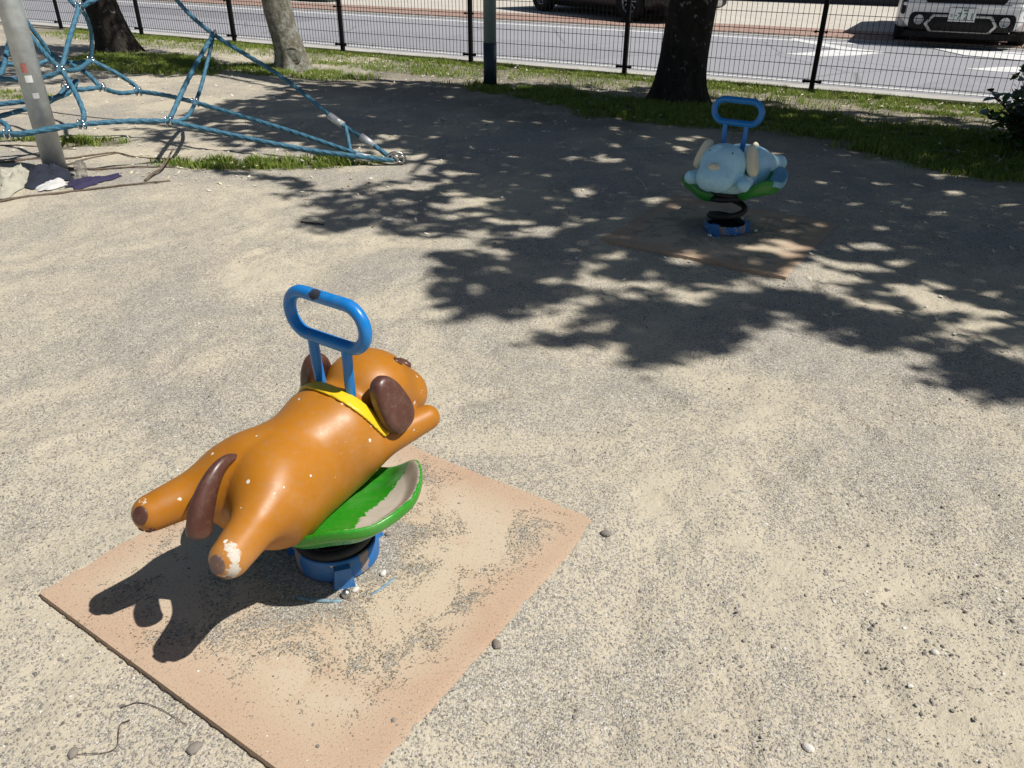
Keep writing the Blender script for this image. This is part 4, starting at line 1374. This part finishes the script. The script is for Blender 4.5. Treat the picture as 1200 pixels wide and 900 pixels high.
# ---------------------------------------------------------------- bush on the right
def bush():
    c = g(1188, 178)
    root = empty('evergreen_bush', (c[0], c[1], 0), label='dark glossy leaved evergreen bush cut off by the right edge', cat='bush')
    rng = np.random.default_rng(21)
    tips = []
    for k in range(34):
        # shoots fanning out from the foot
        a = rng.uniform(-PI, PI); ln = rng.uniform(0.14, 0.62)
        e = np.array([0.36 * math.cos(a) * rng.uniform(0.2, 1) + 0.14, 0.35 * math.sin(a), ln])
        if k < 5: e = np.array([[-0.37, -0.05, 0.28], [-0.30, 0.0, 0.42], [-0.10, 0, 0.60], [-0.02, -0.05, 0.70], [-0.22, 0.05, 0.36]][k])
        P = smooth_path([(rng.normal(0.1, 0.06), rng.normal(0, 0.06), 0), e * 0.5 + np.array([0.03, 0, 0.06]), e], 5)
        B().tube(P, np.linspace(0.008, 0.0025, len(P)), 5).build('stem', M['twig'], root)
        tips.append(P)
    core = np.random.default_rng(2)
    cc = core.normal(0, 1, (1500, 3)) * np.array([0.20, 0.16, 0.12]) + np.array([0.26, 0, 0.20]); cc = cc[(cc[:, 2] > 0.02) & (cc[:, 0] > -0.12)]
    Vc, Fc = leaves_mesh(cc, 0.075, core)
    co_ = mk('inner_foliage', Vc, Fc, M['bush_leaf'], root, smooth=False); co_['kind'] = 'stuff'
    # leaf: pointed oval, folded along the midrib
    ys = np.array([0, 0.2, 0.45, 0.7, 0.88, 1.0]); w = np.array([0.02, 0.20, 0.26, 0.20, 0.10, 0.0])
    V, F = [], []
    for i, (y_, w_) in enumerate(zip(ys, w)):
        z = -0.12 * y_ ** 2
        V += [(-w_, y_, z + w_ * 0.25), (0, y_, z), (w_, y_, z + w_ * 0.25)]
        if i: 
            q = (i - 1) * 3
            F += [(q, q + 1, q + 4, q + 3), (q + 1, q + 2, q + 5, q + 4)]
    me = mesh_np('leaf', np.array(V) * 0.095, F, M['bush_leaf'])
    for k in range(298):
        P = tips[k % len(tips)]
        i = rng.integers(len(P) // 4, len(P))
        o = bpy.data.objects.new('leaf', me); COL.objects.link(o); o.parent = root
        o.location = P[i] + rng.normal(0, 0.006, 3)
        o.rotation_euler = (rng.normal(0.25, 0.4), rng.normal(0, 0.4), rng.uniform(0, 2 * PI))
        s = rng.uniform(0.75, 1.25); o.scale = (s, s, s)


bush()


# ---------------------------------------------------------------- grass, litter, pebbles
def grass():
    rng = np.random.default_rng(33)
    n = 1900000
    u = rng.uniform(-13, 4.5, n); v = rng.uniform(3.2, 8.64, n)
    x = FD[0] * u + FN[0] * v; y = FD[1] * u + FN[1] * v
    # keep only what the frame can show
    D = y * cF[1] + (0 - CH) * cF[2]
    px = 600 + FPX * x / D
    k = (px > -60) & (px < 1260); x, y = x[k], y[k]
    gm = grassy(x, y)
    cl = fbm(x, y, 9, 201, 3)
    keep = rng.random(len(x)) < np.clip(gm * 1.1, 0, 1) ** 1.5 * sstep(0.28, 0.52, cl) * 0.8
    x, y = x[keep], y[keep]; gm = gm[keep]
    n = len(x)
    z = hg(x, y)
    h = rng.uniform(0.018, 0.052, n) * (0.6 + 0.9 * vnoise(x, y, 2.0, 8))
    az = rng.uniform(0, 2 * PI, n); w = rng.uniform(0.002, 0.0045, n)
    lean = rng.uniform(0.2, 1.0, n) * h
    s = np.stack([-np.sin(az), np.cos(az), 0 * az], 1) * w[:, None]
    d = np.stack([np.cos(az), np.sin(az), 0 * az], 1)
    p = np.stack([x, y, z - 0.002], 1); up = np.array([0, 0, 1.0])
    m = p + d * (lean * 0.35)[:, None] + up * (h * 0.65)[:, None]
    t = p + d * lean[:, None] + up * h[:, None]
    V = np.stack([p - s, p + s, m + s * 0.7, m - s * 0.7, t], 1).reshape(-1, 3)
    I = np.arange(n)[:, None] * 5
    F = np.concatenate([I + np.array([[0, 1, 2]]), I + np.array([[0, 2, 3]]), I + np.array([[3, 2, 4]])], 1).reshape(-1, 3)
    mk('grass', V, F, M['grass'], smooth=False, kind='stuff', label='short patchy grass and weeds under the trees and along the fence')
    print('grass blades', n)


grass()


def litter():
    rng = np.random.default_rng(44)
    n = 9000
    u = rng.uniform(-12, 4.5, n); v = rng.uniform(3.0, 8.6, n)
    x = FD[0] * u + FN[0] * v; y = FD[1] * u + FN[1] * v
    k = rng.random(n) < 0.12 + 0.30 * (fbm(x, y, 1.5, 17, 3) > 0.5) + 0.55 * (v > 7.3) + 0.45 * ((x < -1.2) & (np.abs(y - 5.1) < 0.5))
    x, y = x[k], y[k]
    C = np.stack([x, y, hg(x, y) + 0.007], 1)
    C[:, 2] += 0.006 * (grassy(x, y) > 0.3) * 3
    V, F = leaves_mesh(C, 0.032, rng, 0.22)
    mk('fallen_leaves', V, F, M['litter'], smooth=False, kind='stuff', label='small pale dead leaves and petals scattered on the ground')


litter()

ICO_V = None


def ico():
    t = (1 + 5 ** 0.5) / 2
    V = np.array([(-1, t, 0), (1, t, 0), (-1, -t, 0), (1, -t, 0), (0, -1, t), (0, 1, t), (0, -1, -t), (0, 1, -t), (t, 0, -1), (t, 0, 1), (-t, 0, -1), (-t, 0, 1)], float)
    V /= np.linalg.norm(V[0])
    F = np.array([(0, 11, 5), (0, 5, 1), (0, 1, 7), (0, 7, 10), (0, 10, 11), (1, 5, 9), (5, 11, 4), (11, 10, 2), (10, 7, 6), (7, 1, 8), (3, 9, 4), (3, 4, 2), (3, 2, 6), (3, 6, 8), (3, 8, 9), (4, 9, 5), (2, 4, 11), (6, 2, 10), (8, 6, 7), (9, 8, 1)])
    return V, F


def pebbles():
    rng = np.random.default_rng(55)
    V0, F0 = ico()
    # more of them close to the camera, where they can be seen
    n = 46000
    py = rng.uniform(180, 930, n); px = rng.uniform(-30, 1230, n)
    P = np.array([cF * FPX]) + np.outer(px - 600, cR) - np.outer(py - 450, cU)
    t = -CH / P[:, 2]
    x, y = P[:, 0] * t, P[:, 1] * t
    k = (y < 5.5) & (fbm(x, y, 3.2, 66, 4) + rng.normal(0, 0.08, n) > 0.50)
    x, y = x[k], y[k]
    a, b = mat_local(x, y, MC1); on1 = np.maximum(np.abs(a), np.abs(b)) < MS
    a2, b2 = mat_local(x, y, MC2); on2 = np.maximum(np.abs(a2), np.abs(b2)) < MS
    d = np.hypot(x - BASE1[0], y - BASE1[1])
    keep = ~(on1 & (rng.random(len(x)) > 0.18 + 0.5 * (d < 0.22))) & ~(on2 & (rng.random(len(x)) > 0.3)) & ~(d < 0.11)
    x, y, on = x[keep], y[keep], (on1 | on2)[keep]
    n = len(x)
    r = 0.0010 * np.exp(rng.exponential(0.33, n)) * (1 + 0.3 * rng.random(n)); r = np.minimum(r, 0.0045)
    z = np.where(on, 0.0205, hg(x, y)) + r * 0.25
    sh_ = rng.uniform(0.6, 1.35, (n, 12, 1)) ** 0.6
    sc_ = np.stack([rng.uniform(0.8, 1.4, n), rng.uniform(0.8, 1.4, n), rng.uniform(0.45, 0.85, n)], 1)
    V = (V0[None] * sh_) * (sc_ * r[:, None])[:, None, :] + np.stack([x, y, z], 1)[:, None]
    F = (np.arange(n)[:, None, None] * 12 + F0[None]).reshape(-1, 3)
    mk('gravel', V.reshape(-1, 3), F, M['pebble'], smooth=False, kind='stuff', label='loose grit and small stones on the sandy ground')
    print('pebbles', n)


pebbles()


def stone(px, py, r, mat, label, seed):
    rng = np.random.default_rng(seed)
    c = g(px, py); z = float(hg(c[0], c[1]))
    a, b = mat_local(c[0], c[1], MC1)
    if max(abs(a), abs(b)) < MS: z = 0.021
    V, F = ellipsoid_mesh((0, 0, 0), (r, r * 0.75, r * 0.55), 7, 10)
    V = V * (0.82 + 0.36 * vnoise(V[:, 0:1] * 300 + seed, V[:, 1:2] * 300 + V[:, 2:3] * 200, 0.35, seed))
    o = mk('stone', V, F, mat, None, False, label=label, cat='stone')
    o.location = (c[0], c[1], z + r * 0.3); o.rotation_euler = (0, 0, rng.uniform(0, 3))
    return o


M['stone_white'] = flat('white_stone', (0.66, 0.63, 0.57), 0.85)
M['stone_grey'] = flat('grey_stone', (0.24, 0.21, 0.18), 0.85)
stone(450, 681, 0.010, M['stone_white'], 'small white stone right of the orange rider\'s blue base', 1)
stone(418, 700, 0.010, M['stone_white'], 'white chip of stone on the mat just below the blue base', 2)
stone(456, 634, 0.010, M['stone_grey'], 'round grey brown stone between the green seat and the bare mat', 3)
stone(710, 632, 0.014, M['stone_grey'], 'dark flat stone just beyond the right corner of the near mat', 4)
stone(948, 875, 0.012, M['stone_white'], 'pale grey stone near the bottom edge right of centre', 5)
stone(87, 885, 0.012, M['stone_grey'], 'rounded grey stone beside the wiry twig at bottom left', 6)
stone(582, 763, 0.013, M['stone_grey'], 'brown grey stone beside the lower right edge of the near mat', 7)
stone(229, 880, 0.015, M['stone_grey'], 'half buried grey stone below the near mat\'s lower left edge', 8)
stone(1095, 765, 0.009, M['stone_white'], 'tiny bright white stone on pale sand at lower right', 9)


def twig(name, pts, r, mat, label, cat, z0=0.004, hts=None):
    P = []
    for i, (x, y) in enumerate(pts):
        c = g(x, y); P.append((c[0], c[1], float(hg(c[0], c[1])) + (hts[i] if hts else z0)))
    P = smooth_path(P, 6)
    P[:, 2] += 0.001 * np.sin(np.arange(len(P)) * 1.7)
    c = P[0].copy(); c[2] = 0
    rr = np.linspace(r, r * 0.5, len(P))
    o = B().tube(P - c, rr, 7).build(name, mat, None, label=label, cat=cat)
    o.location = c
    return o


twig('twig', [(143, 832), (165, 826), (190, 834), (220, 853)], 0.0011, M['twig'], 'thin bent dark twig arching across the gravel at lower left', 'twig')
twig('twig', [(153, 846), (141, 853), (134, 881), (88, 887)], 0.0012, M['twig'], 'thin crooked twig ending at a grey stone at lower left', 'twig')
twig('twig', [(145, 757), (156, 749), (168, 738)], 0.0009, M['twig'], 'hair thin twig lying on the mat beside the paw shadow', 'twig', 0.02)
twig('stick', [(353, 262), (368, 263), (380, 264)], 0.006, M['twig'], 'short dark stick lying alone on sunlit sand beyond the orange rider', 'stick')
twig('stick', [(171, 214), (180, 209), (192, 202), (205, 188)], 0.010, M['root'], 'curved brown stick propped up at one end right of the purple cloth', 'stick', 0.01, [0.005, 0.02, 0.03, 0.07])
twig('tree_root', [(0, 192), (40, 188), (75, 188), (120, 182), (137, 180), (160, 185), (200, 187)], 0.008, M['root'], 'long thin exposed root running past behind the steel mast', 'root', 0.004)
twig('tree_root', [(78, 194), (100, 188), (137, 181)], 0.007, M['root'], 'short exposed root joining the weed tuft from the mast foot', 'root', 0.004)
twig('tree_root', [(80, 199), (120, 200), (160, 197), (205, 197)], 0.008, M['root'], 'exposed root stretching right from behind the clear cup to the curved stick', 'root', 0.005)
twig('tree_root', [(-20, 240), (20, 233), (60, 229), (100, 224), (150, 219), (200, 214)], 0.009, M['root'], 'exposed root running in front of the heap of clothes', 'root', 0.005)
twig('tree_root', [(-10, 171), (30, 172), (60, 176), (90, 177)], 0.006, M['root'], 'thin root crossing the weeds behind the steel mast', 'root', 0.004)
twig('twig', [(745, 208), (752, 212), (757, 220)], 0.003, M['litter'], 'small pale fallen twig in the shade left of the pale blue rider', 'twig')


# ---------------------------------------------------------------- clothes by the mast
def cloth(name, pts, height, mat, seed, parent=None, n=46, **kw):
    """crumpled cloth spread over a pixel outline on the ground"""
    poly = np.array([g(x, y)[:2] for x, y in pts]); c = poly.mean(0)
    # polar grid from the centre to the outline
    m = 72; rings = n // 2
    ang = np.linspace(0, 2 * PI, m, endpoint=False)
    lim = []
    for t in ang:
        d = np.array([math.cos(t), math.sin(t)]); best = 0.02
        for i in range(len(poly)):
            a_, b_ = poly[i] - c, poly[(i + 1) % len(poly)] - c
            den = d[0] * (b_ - a_)[1] - d[1] * (b_ - a_)[0]
            if abs(den) < 1e-12: continue
            s = (a_[0] * (b_ - a_)[1] - a_[1] * (b_ - a_)[0]) / den
            q = (a_[0] * d[1] - a_[1] * d[0]) / den
            if s > 0 and 0 <= q <= 1: best = max(best, s)
        lim.append(best)
    lim = np.array(lim)
    lim = lim * (1 + 0.16 * (vnoise(np.cos(ang) * 3, np.sin(ang) * 3, 2.2, seed + 30) - 0.5) + 0.06 * np.sin(ang * 11 + seed))
    V = []
    for i in range(rings + 1):
        f = i / rings
        x = c[0] + np.cos(ang) * lim * f; y = c[1] + np.sin(ang) * lim * f
        fold = 1.5 * (1 - np.abs(2 * fbm(x * 0.6 + y * 0.5, y - x * 0.3, 11, seed, 2) - 1) ** 0.5)
        wr = 1 - np.abs(2 * fbm(x, y, 26, seed + 5, 2) - 1)
        z = hg(x, y) + 0.006 + height * (1 - f ** 3) * (0.35 + 0.9 * fold + 0.35 * wr) * (1 - 0.0 * f)
        z += height * 0.25 * np.sin(ang * 9 + seed) * f * (1 - f)
        V.append(np.stack([x, y, z], 1))
    V = np.concatenate(V)
    F = [(i * m + k, (i + 1) * m + k, (i + 1) * m + (k + 1) % m, i * m + (k + 1) % m) for i in range(rings) for k in range(m)]
    loc = np.array([0.0, 0, 0]) if parent else np.array([c[0], c[1], 0])
    o = mk(name, V - (loc if not parent else np.array(parent.location)), F, mat, parent, **kw)
    if not parent: o.location = loc
    return o


jc = g(45, 212)
jk = empty('jacket', (jc[0], jc[1], 0), label='crumpled cream and navy jacket dropped at the foot of the steel mast', cat='jacket')
bpy.context.view_layer.update()
cloth('cream_body', [(-12, 226), (2, 212), (18, 204), (38, 203), (41, 214), (30, 222), (14, 231), (0, 233)], 0.05, M['cloth_cream'], 3, jk)
cloth('navy_sleeve', [(34, 203), (52, 198), (72, 198), (86, 206), (84, 212), (70, 214), (52, 220), (40, 225), (26, 221)], 0.042, M['cloth_navy'], 6, jk)
cloth('white_lining', [(42, 222), (60, 215), (76, 212), (78, 219), (62, 225), (46, 226)], 0.016, M['cloth_white'], 9, jk)
cloth('purple_cloth', [(78, 221), (84, 211), (100, 209), (118, 208), (142, 204), (143, 208), (124, 213), (106, 219), (92, 224)], 0.012, M['cloth_purple'], 12,
      label='flattened dark purple cloth trailing right from the jacket', cat='cloth')
cp = g(97, 208)
cupb = B().lathe([(0.0, 0.002), (0.030, 0.002), (0.033, 0.02), (0.036, 0.075), (0.030, 0.088), (0.018, 0.094), (0.016, 0.10), (0.0145, 0.10), (0.0165, 0.092), (0.0285, 0.086), (0.0345, 0.074), (0.0315, 0.022), (0.028, 0.004), (0.0, 0.004)], 28)
o = cupb.build('plastic_cup', M['cup'], None, label='clear plastic cup with a domed lid standing behind the purple cloth', cat='cup')
o.location = (cp[0], cp[1], 0.004)


# ---------------------------------------------------------------- cars (local: front at y = 0 facing -Y, x to the right of the picture)
def wheel(root, x, y, r, w):
    t = B().lathe([(r * 0.62, -w / 2), (r * 0.93, -w / 2), (r, -w / 2 + 0.03), (r, w / 2 - 0.03), (r * 0.93, w / 2), (r * 0.62, w / 2)], 36, closed=True)
    V = np.concatenate(t.V)[:, [2, 0, 1]]
    wo = mk('wheel', V + np.array([x, y, r]), t.F, M['tyre'], root)
    b = B(); s = 1 if x > 0 else -1
    b.lathe([(r * 0.54, -0.06), (r * 0.63, -0.06), (r * 0.63, 0.02), (r * 0.54, 0.01)], 30, closed=True)
    for k in range(10):
        a = k / 10 * 2 * PI
        b.box((r * 0.32 * math.cos(a), r * 0.32 * math.sin(a), 0.0), (r * 0.25, 0.016, 0.012), a)
    b.lathe([(0.0, -0.015), (0.055, -0.015), (0.05, 0.02), (0.0, 0.024)], 16)
    V = np.concatenate(b.V); V = np.stack([V[:, 2] * s + s * w * 0.36, V[:, 0], V[:, 1]], 1)
    mk('rim', V + np.array([x, y, r]), b.F, M['rim'], wo)


def car_sdf(L_, Wd, H, clear, wr, wy, suv):
    hw = Wd / 2

    def f(P):
        x, y, z = P[..., 0], P[..., 1], P[..., 2]
        belt = 0.98 if suv else 0.88
        nose = s_box(P, (0, L_ / 2, (belt + clear) / 2), (hw, L_ / 2, (belt - clear) / 2), 0.13)
        # rounded plan corners
        cx = np.abs(x) + 0.75 * np.maximum(0.40 - y, 0) ** 1.5 - hw
        nose = smax(nose, cx, 0.05)
        nose = smax(nose, (clear + 0.17 * sstep(0.62, 1.0, np.abs(x) / hw) * (1 - sstep(0.15, 0.45, y))) - z, 0.03)
        nose = smax(nose, (z - (belt - 0.10 + 0.10 * sstep(0, 1.1, y))), 0.06)
        yy = y - L_ * 0.56
        cab = s_box(P * np.array([1, 1, 1.0]), (0, L_ * 0.60, (H + belt) / 2 - 0.12), (hw - 0.10, L_ * 0.36, (H - belt) / 2 + 0.12), 0.16)
        sl = (z - belt) * 0.75
        cab = smax(cab, (L_ * 0.25 + sl) - y, 0.06)
        cab = smax(cab, y - (L_ * 0.97 - sl * 0.55), 0.06)
        cab = smax(cab, np.abs(x) - (hw - 0.04 - 0.28 * np.maximum(z - belt, 0)), 0.05)
        d = smin(nose, cab, 0.05)
        for q in wy:
            cyl = np.hypot(y - q, z - wr) - (wr + 0.055)
            d = np.maximum(d, -np.maximum(cyl, (hw - 0.26) - np.abs(x)))
        return d
    return f


def shell(root, name, f, zone, grow, lo, hi, h, mat, **kw):
    V, F = sdf_mesh(lambda P: np.maximum(f(P) - grow, zone(P)), lo, hi, h, 1)
    return mk(name, V, F, mat, root, **kw)


def rect2(P, cx, cz, hx, hz, r=0.02):
    q = np.abs(np.stack([P[..., 0] - cx, P[..., 2] - cz], -1)) - (np.array([hx, hz]) - r)
    return np.linalg.norm(np.maximum(q, 0), axis=-1) + np.minimum(q.max(-1), 0) - r


def hexa(P, cx, cz, hx, hz, cut):
    x, z = np.abs(P[..., 0] - cx), np.abs(P[..., 2] - cz)
    return np.maximum(np.maximum(x - hx, z - hz), (x + z * cut - hx) / math.hypot(1, cut))


def common_car(root, f, L_, Wd, H, belt):
    hw = Wd / 2
    for s in (-1, 1):
        for y0, y1 in ((L_ * 0.37, L_ * 0.57), (L_ * 0.59, L_ * 0.80)):
            shell(root, 'side_window', f, lambda P, s=s, y0=y0, y1=y1: np.maximum(np.maximum(y0 + (P[..., 2] - belt) * 0.3 - P[..., 1], P[..., 1] - y1), np.maximum(np.maximum(belt + 0.03 - P[..., 2], P[..., 2] - (H - 0.13)), (hw - 0.32) - P[..., 0] * s)),
                  0.006, (min(s * 0.5, s * hw * 1.02), y0 - 0.1, belt - 0.05), (max(s * 0.5, s * hw * 1.02), y1 + 0.1, H), 0.025, M['car_glass'])
    shell(root, 'windscreen', f, lambda P: np.maximum(np.maximum(np.abs(P[..., 0]) - (hw - 0.22), belt + 0.05 - P[..., 2]), np.maximum(P[..., 2] - (H - 0.12), P[..., 1] - L_ * 0.42)),
          0.006, (-hw, L_ * 0.15, belt), (hw, L_ * 0.5, H), 0.03, M['car_glass'])


def white_suv():
    p = g(1117, 59)
    root = empty('parked_suv', (p[0], p[1], 0.03), math.atan2(FD[1], FD[0]) + 0.02, label='white compact suv parked nose out behind the fence on the right', cat='car')
    L_, Wd, H = 4.3, 1.76, 1.60
    f = car_sdf(L_, Wd, H, 0.20, 0.33, (0.82, 3.44), True)
    V, F = sdf_mesh(f, (-0.95, -0.06, 0.14), (0.95, 4.4, 1.68), 0.032)
    mk('body', V, F, M['car_white'], root)
    common_car(root, f, L_, Wd, H, 0.98)
    lo, hi = (-0.9, -0.05, 0.12), (0.9, 0.42, 1.0)
    fr = lambda P: P[..., 1] - 0.34
    def sh(name, zone, grow, mat, **kw): return shell(root, name, f, lambda P: np.maximum(zone(P), fr(P)), grow, lo, hi, 0.011, mat, **kw)
    sh('lower_grille', lambda P: rect2(P, 0, 0.325, 0.66, 0.115, 0.07), 0.006, M['rubber'])
    sh('grille', lambda P: hexa(P, 0, 0.71, 0.56, 0.15, 0.6), 0.006, M['rubber'])
    sh('bumper_guard', lambda P: np.maximum(hexa(P, 0, 0.295, 0.46, 0.125, 0.75), -hexa(P, 0, 0.295, 0.415, 0.093, 0.75)), 0.022, M['car_trim'])
    for s in (-1, 1):
        sh('side_vent', lambda P, s=s: rect2(P, s * 0.765, 0.50, 0.035, 0.10, 0.03), 0.006, M['rubber'])
        sh('headlight', lambda P, s=s: rect2(P, s * 0.68, 0.79, 0.12, 0.05, 0.03), 0.008, M['lamp_glass'])
        b = B()
        b.lathe([(0.0, 0.0), (0.05, 0.0), (0.055, 0.02), (0.062, 0.02), (0.062, -0.02), (0.0, -0.02)], 20)
        V_ = np.concatenate(b.V); V_ = np.stack([V_[:, 0] + s * 0.53, -V_[:, 2] - 0.012, V_[:, 1] + 0.345], 1)
        mk('fog_lamp', V_, b.F, M['lamp_glass'], root)
    B().box((0, 0.20, 0.155), (0.70, 0.10, 0.035)).build('lower_bumper', M['rubber'], root, smooth=False)
    B().box((0, 2.15, 0.17), (0.62, 1.95, 0.05)).build('underbody', M['rubber'], root, smooth=False)  # black plate added to keep sun off the ground below
    # bright ledge above the number plate
    sh('bumper_ledge', lambda P: rect2(P, 0, 0.535, 0.78, 0.022, 0.02), 0.018, M['car_white'])
    pl = B().box((0, -0.034, 0.42), (0.165, 0.006, 0.0825)).build('number_plate', M['plate'], root, smooth=False)
    bpy.context.view_layer.update()
    def text(s_, x, z, size, name='plate_character'):
        cu = bpy.data.curves.new(name, 'FONT'); cu.body = s_; cu.size = size; cu.extrude = 0.001; cu.offset = 0.0015
        cu.align_x = 'CENTER'; cu.align_y = 'CENTER'
        tmp = bpy.data.objects.new('tmp', cu); COL.objects.link(tmp); bpy.context.view_layer.update()
        me = bpy.data.meshes.new_from_object(tmp.evaluated_get(bpy.context.evaluated_depsgraph_get()))
        bpy.data.objects.remove(tmp)
        me.materials.clear(); me.materials.append(M['plate_ink'])
        o = ob(name, me, pl, (x, -0.0415, z)); o.rotation_euler = (PI / 2, 0, 0)
    text('7', -0.035, 0.403, 0.115); text('2', 0.045, 0.403, 0.115); text('1', 0.118, 0.403, 0.115)
    text('\u00b7', -0.075, 0.405, 0.13); text('\u3042', -0.130, 0.405, 0.045); text('500', 0.03, 0.478, 0.035)
    for s in (-1, 1):
        for y in (0.82, 3.44): wheel(root, s * 0.76, y, 0.33, 0.21)


def dark_car():
    fwp = g(740, 28); d = np.array([0.55, -0.83]); d /= np.linalg.norm(d)
    right = np.array([d[1], -d[0]])                      # the car's own right-hand side, which faces us
    ang = math.atan2(d[0], -d[1])                        # local -Y = forward
    # local x axis for that rotation
    lx = np.array([math.cos(ang), math.sin(ang)]); ly = np.array([-math.sin(ang), math.cos(ang)])
    side = -1 if (lx @ (-fwp[:2])) < 0 else 1
    wx, wy = side * 0.80, 0.86
    o = fwp[:2] - lx * wx - ly * wy
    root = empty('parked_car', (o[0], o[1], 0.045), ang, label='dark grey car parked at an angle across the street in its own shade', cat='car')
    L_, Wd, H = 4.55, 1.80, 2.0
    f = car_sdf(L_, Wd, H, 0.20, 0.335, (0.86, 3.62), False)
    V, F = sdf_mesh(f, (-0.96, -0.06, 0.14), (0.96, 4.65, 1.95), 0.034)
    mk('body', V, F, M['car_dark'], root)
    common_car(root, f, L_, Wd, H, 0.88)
    lo, hi = (-0.92, -0.05, 0.15), (0.92, 0.5, 0.92)
    def sh(name, zone, grow, mat): return shell(root, name, f, lambda P: np.maximum(zone(P), P[..., 1] - 0.42), grow, lo, hi, 0.016, mat)
    B().box((0, 2.2, 0.17), (0.62, 2.0, 0.05)).build('underbody', M['rubber'], root, smooth=False)  # added plate, darkens the ground under the car
    sh('grille', lambda P: rect2(P, 0, 0.55, 0.45, 0.12, 0.05), 0.006, M['rubber'])
    sh('lower_grille', lambda P: rect2(P, 0, 0.30, 0.6, 0.05, 0.03), 0.006, M['car_trim'])
    for s in (-1, 1):
        sh('headlight', lambda P, s=s: rect2(P, s * 0.70, 0.66, 0.15, 0.055, 0.03), 0.008, M['lamp_glass'])
        for y in (0.86, 3.62): wheel(root, s * 0.80, y, 0.335, 0.22)


white_suv()
dark_car()

# ---------------------------------------------------------------- low wall and an unidentified dark object at the top edge
c = fw(-18.2, 15.6)
root = empty('garden_wall', (c[0], c[1], 0), math.atan2(FD[1], FD[0]), label='low brown brick garden wall across the street at the top left', cat='wall')
B().box((0, 0, 0.10), (2.9, 0.10, 0.14)).build('footing', M['concrete'], root, smooth=False)
bme = B().box((0, 0, 0), (0.105, 0.05, 0.030)); bme = mesh_np('brick', np.concatenate(bme.V), bme.F, M['brick_wall'], False)
for rr in range(8):
    for k in range(26):
        o = ob('brick', bme, root, (-2.8 + k * 0.22 + (0.11 if rr % 2 else 0), 0, 0.275 + rr * 0.068))
cp_ = B().box((0, 0, 0.83), (2.95, 0.08, 0.02)).build('coping', M['concrete'], root, smooth=False)
c = fw(-14.2, 15.7)  # made-up box with leaves in place of an unidentified dark shape
root = empty('dark_object', (c[0], c[1], 0.045), math.atan2(FD[1], FD[0]), label='unidentified dark object, drawn as a leafy box, on the far pavement behind the pale tree', cat='dark_object')
pm = flat('dark_green_box', (0.03, 0.045, 0.04), 0.5)
B().box((0, 0, 0.25), (0.45, 0.2, 0.25), 0, 1.06).build('box', pm, root, smooth=False)
B().box((0, 0, 0.512), (0.50, 0.24, 0.012)).build('rim', pm, root, smooth=False)
Vl, Fl = leaves_mesh(np.random.default_rng(3).normal(0, 1, (500, 3)) * np.array([0.2, 0.09, 0.08]) + np.array([0, 0, 0.6]), 0.07, np.random.default_rng(3))
mk('box_leaves', Vl, Fl, M['bush_leaf'], root, smooth=False)

# shop front at the far side of the forecourt
c = fw(-6.0, 22.0)
root = empty('shop_front', (c[0], c[1], 0), math.atan2(FD[1], FD[0]), label='dark fronted building at the far side of the forecourt, cut by the top edge', cat='building')
B().box((0, 2.0, 1.6), (14, 1.9, 1.6)).build('wall', flat('dark_wall', (0.05, 0.052, 0.06), 0.7), root, smooth=False)
for k in range(7):
    wf = B().box((-12 + k * 4, 0.09, 1.3), (1.6, 0.03, 1.1)).build('window', M['black'], root, smooth=False)
    B().box((-12 + k * 4, 0.05, 1.3), (1.5, 0.012, 1.0)).build('pane', M['car_glass'], wf, smooth=False)
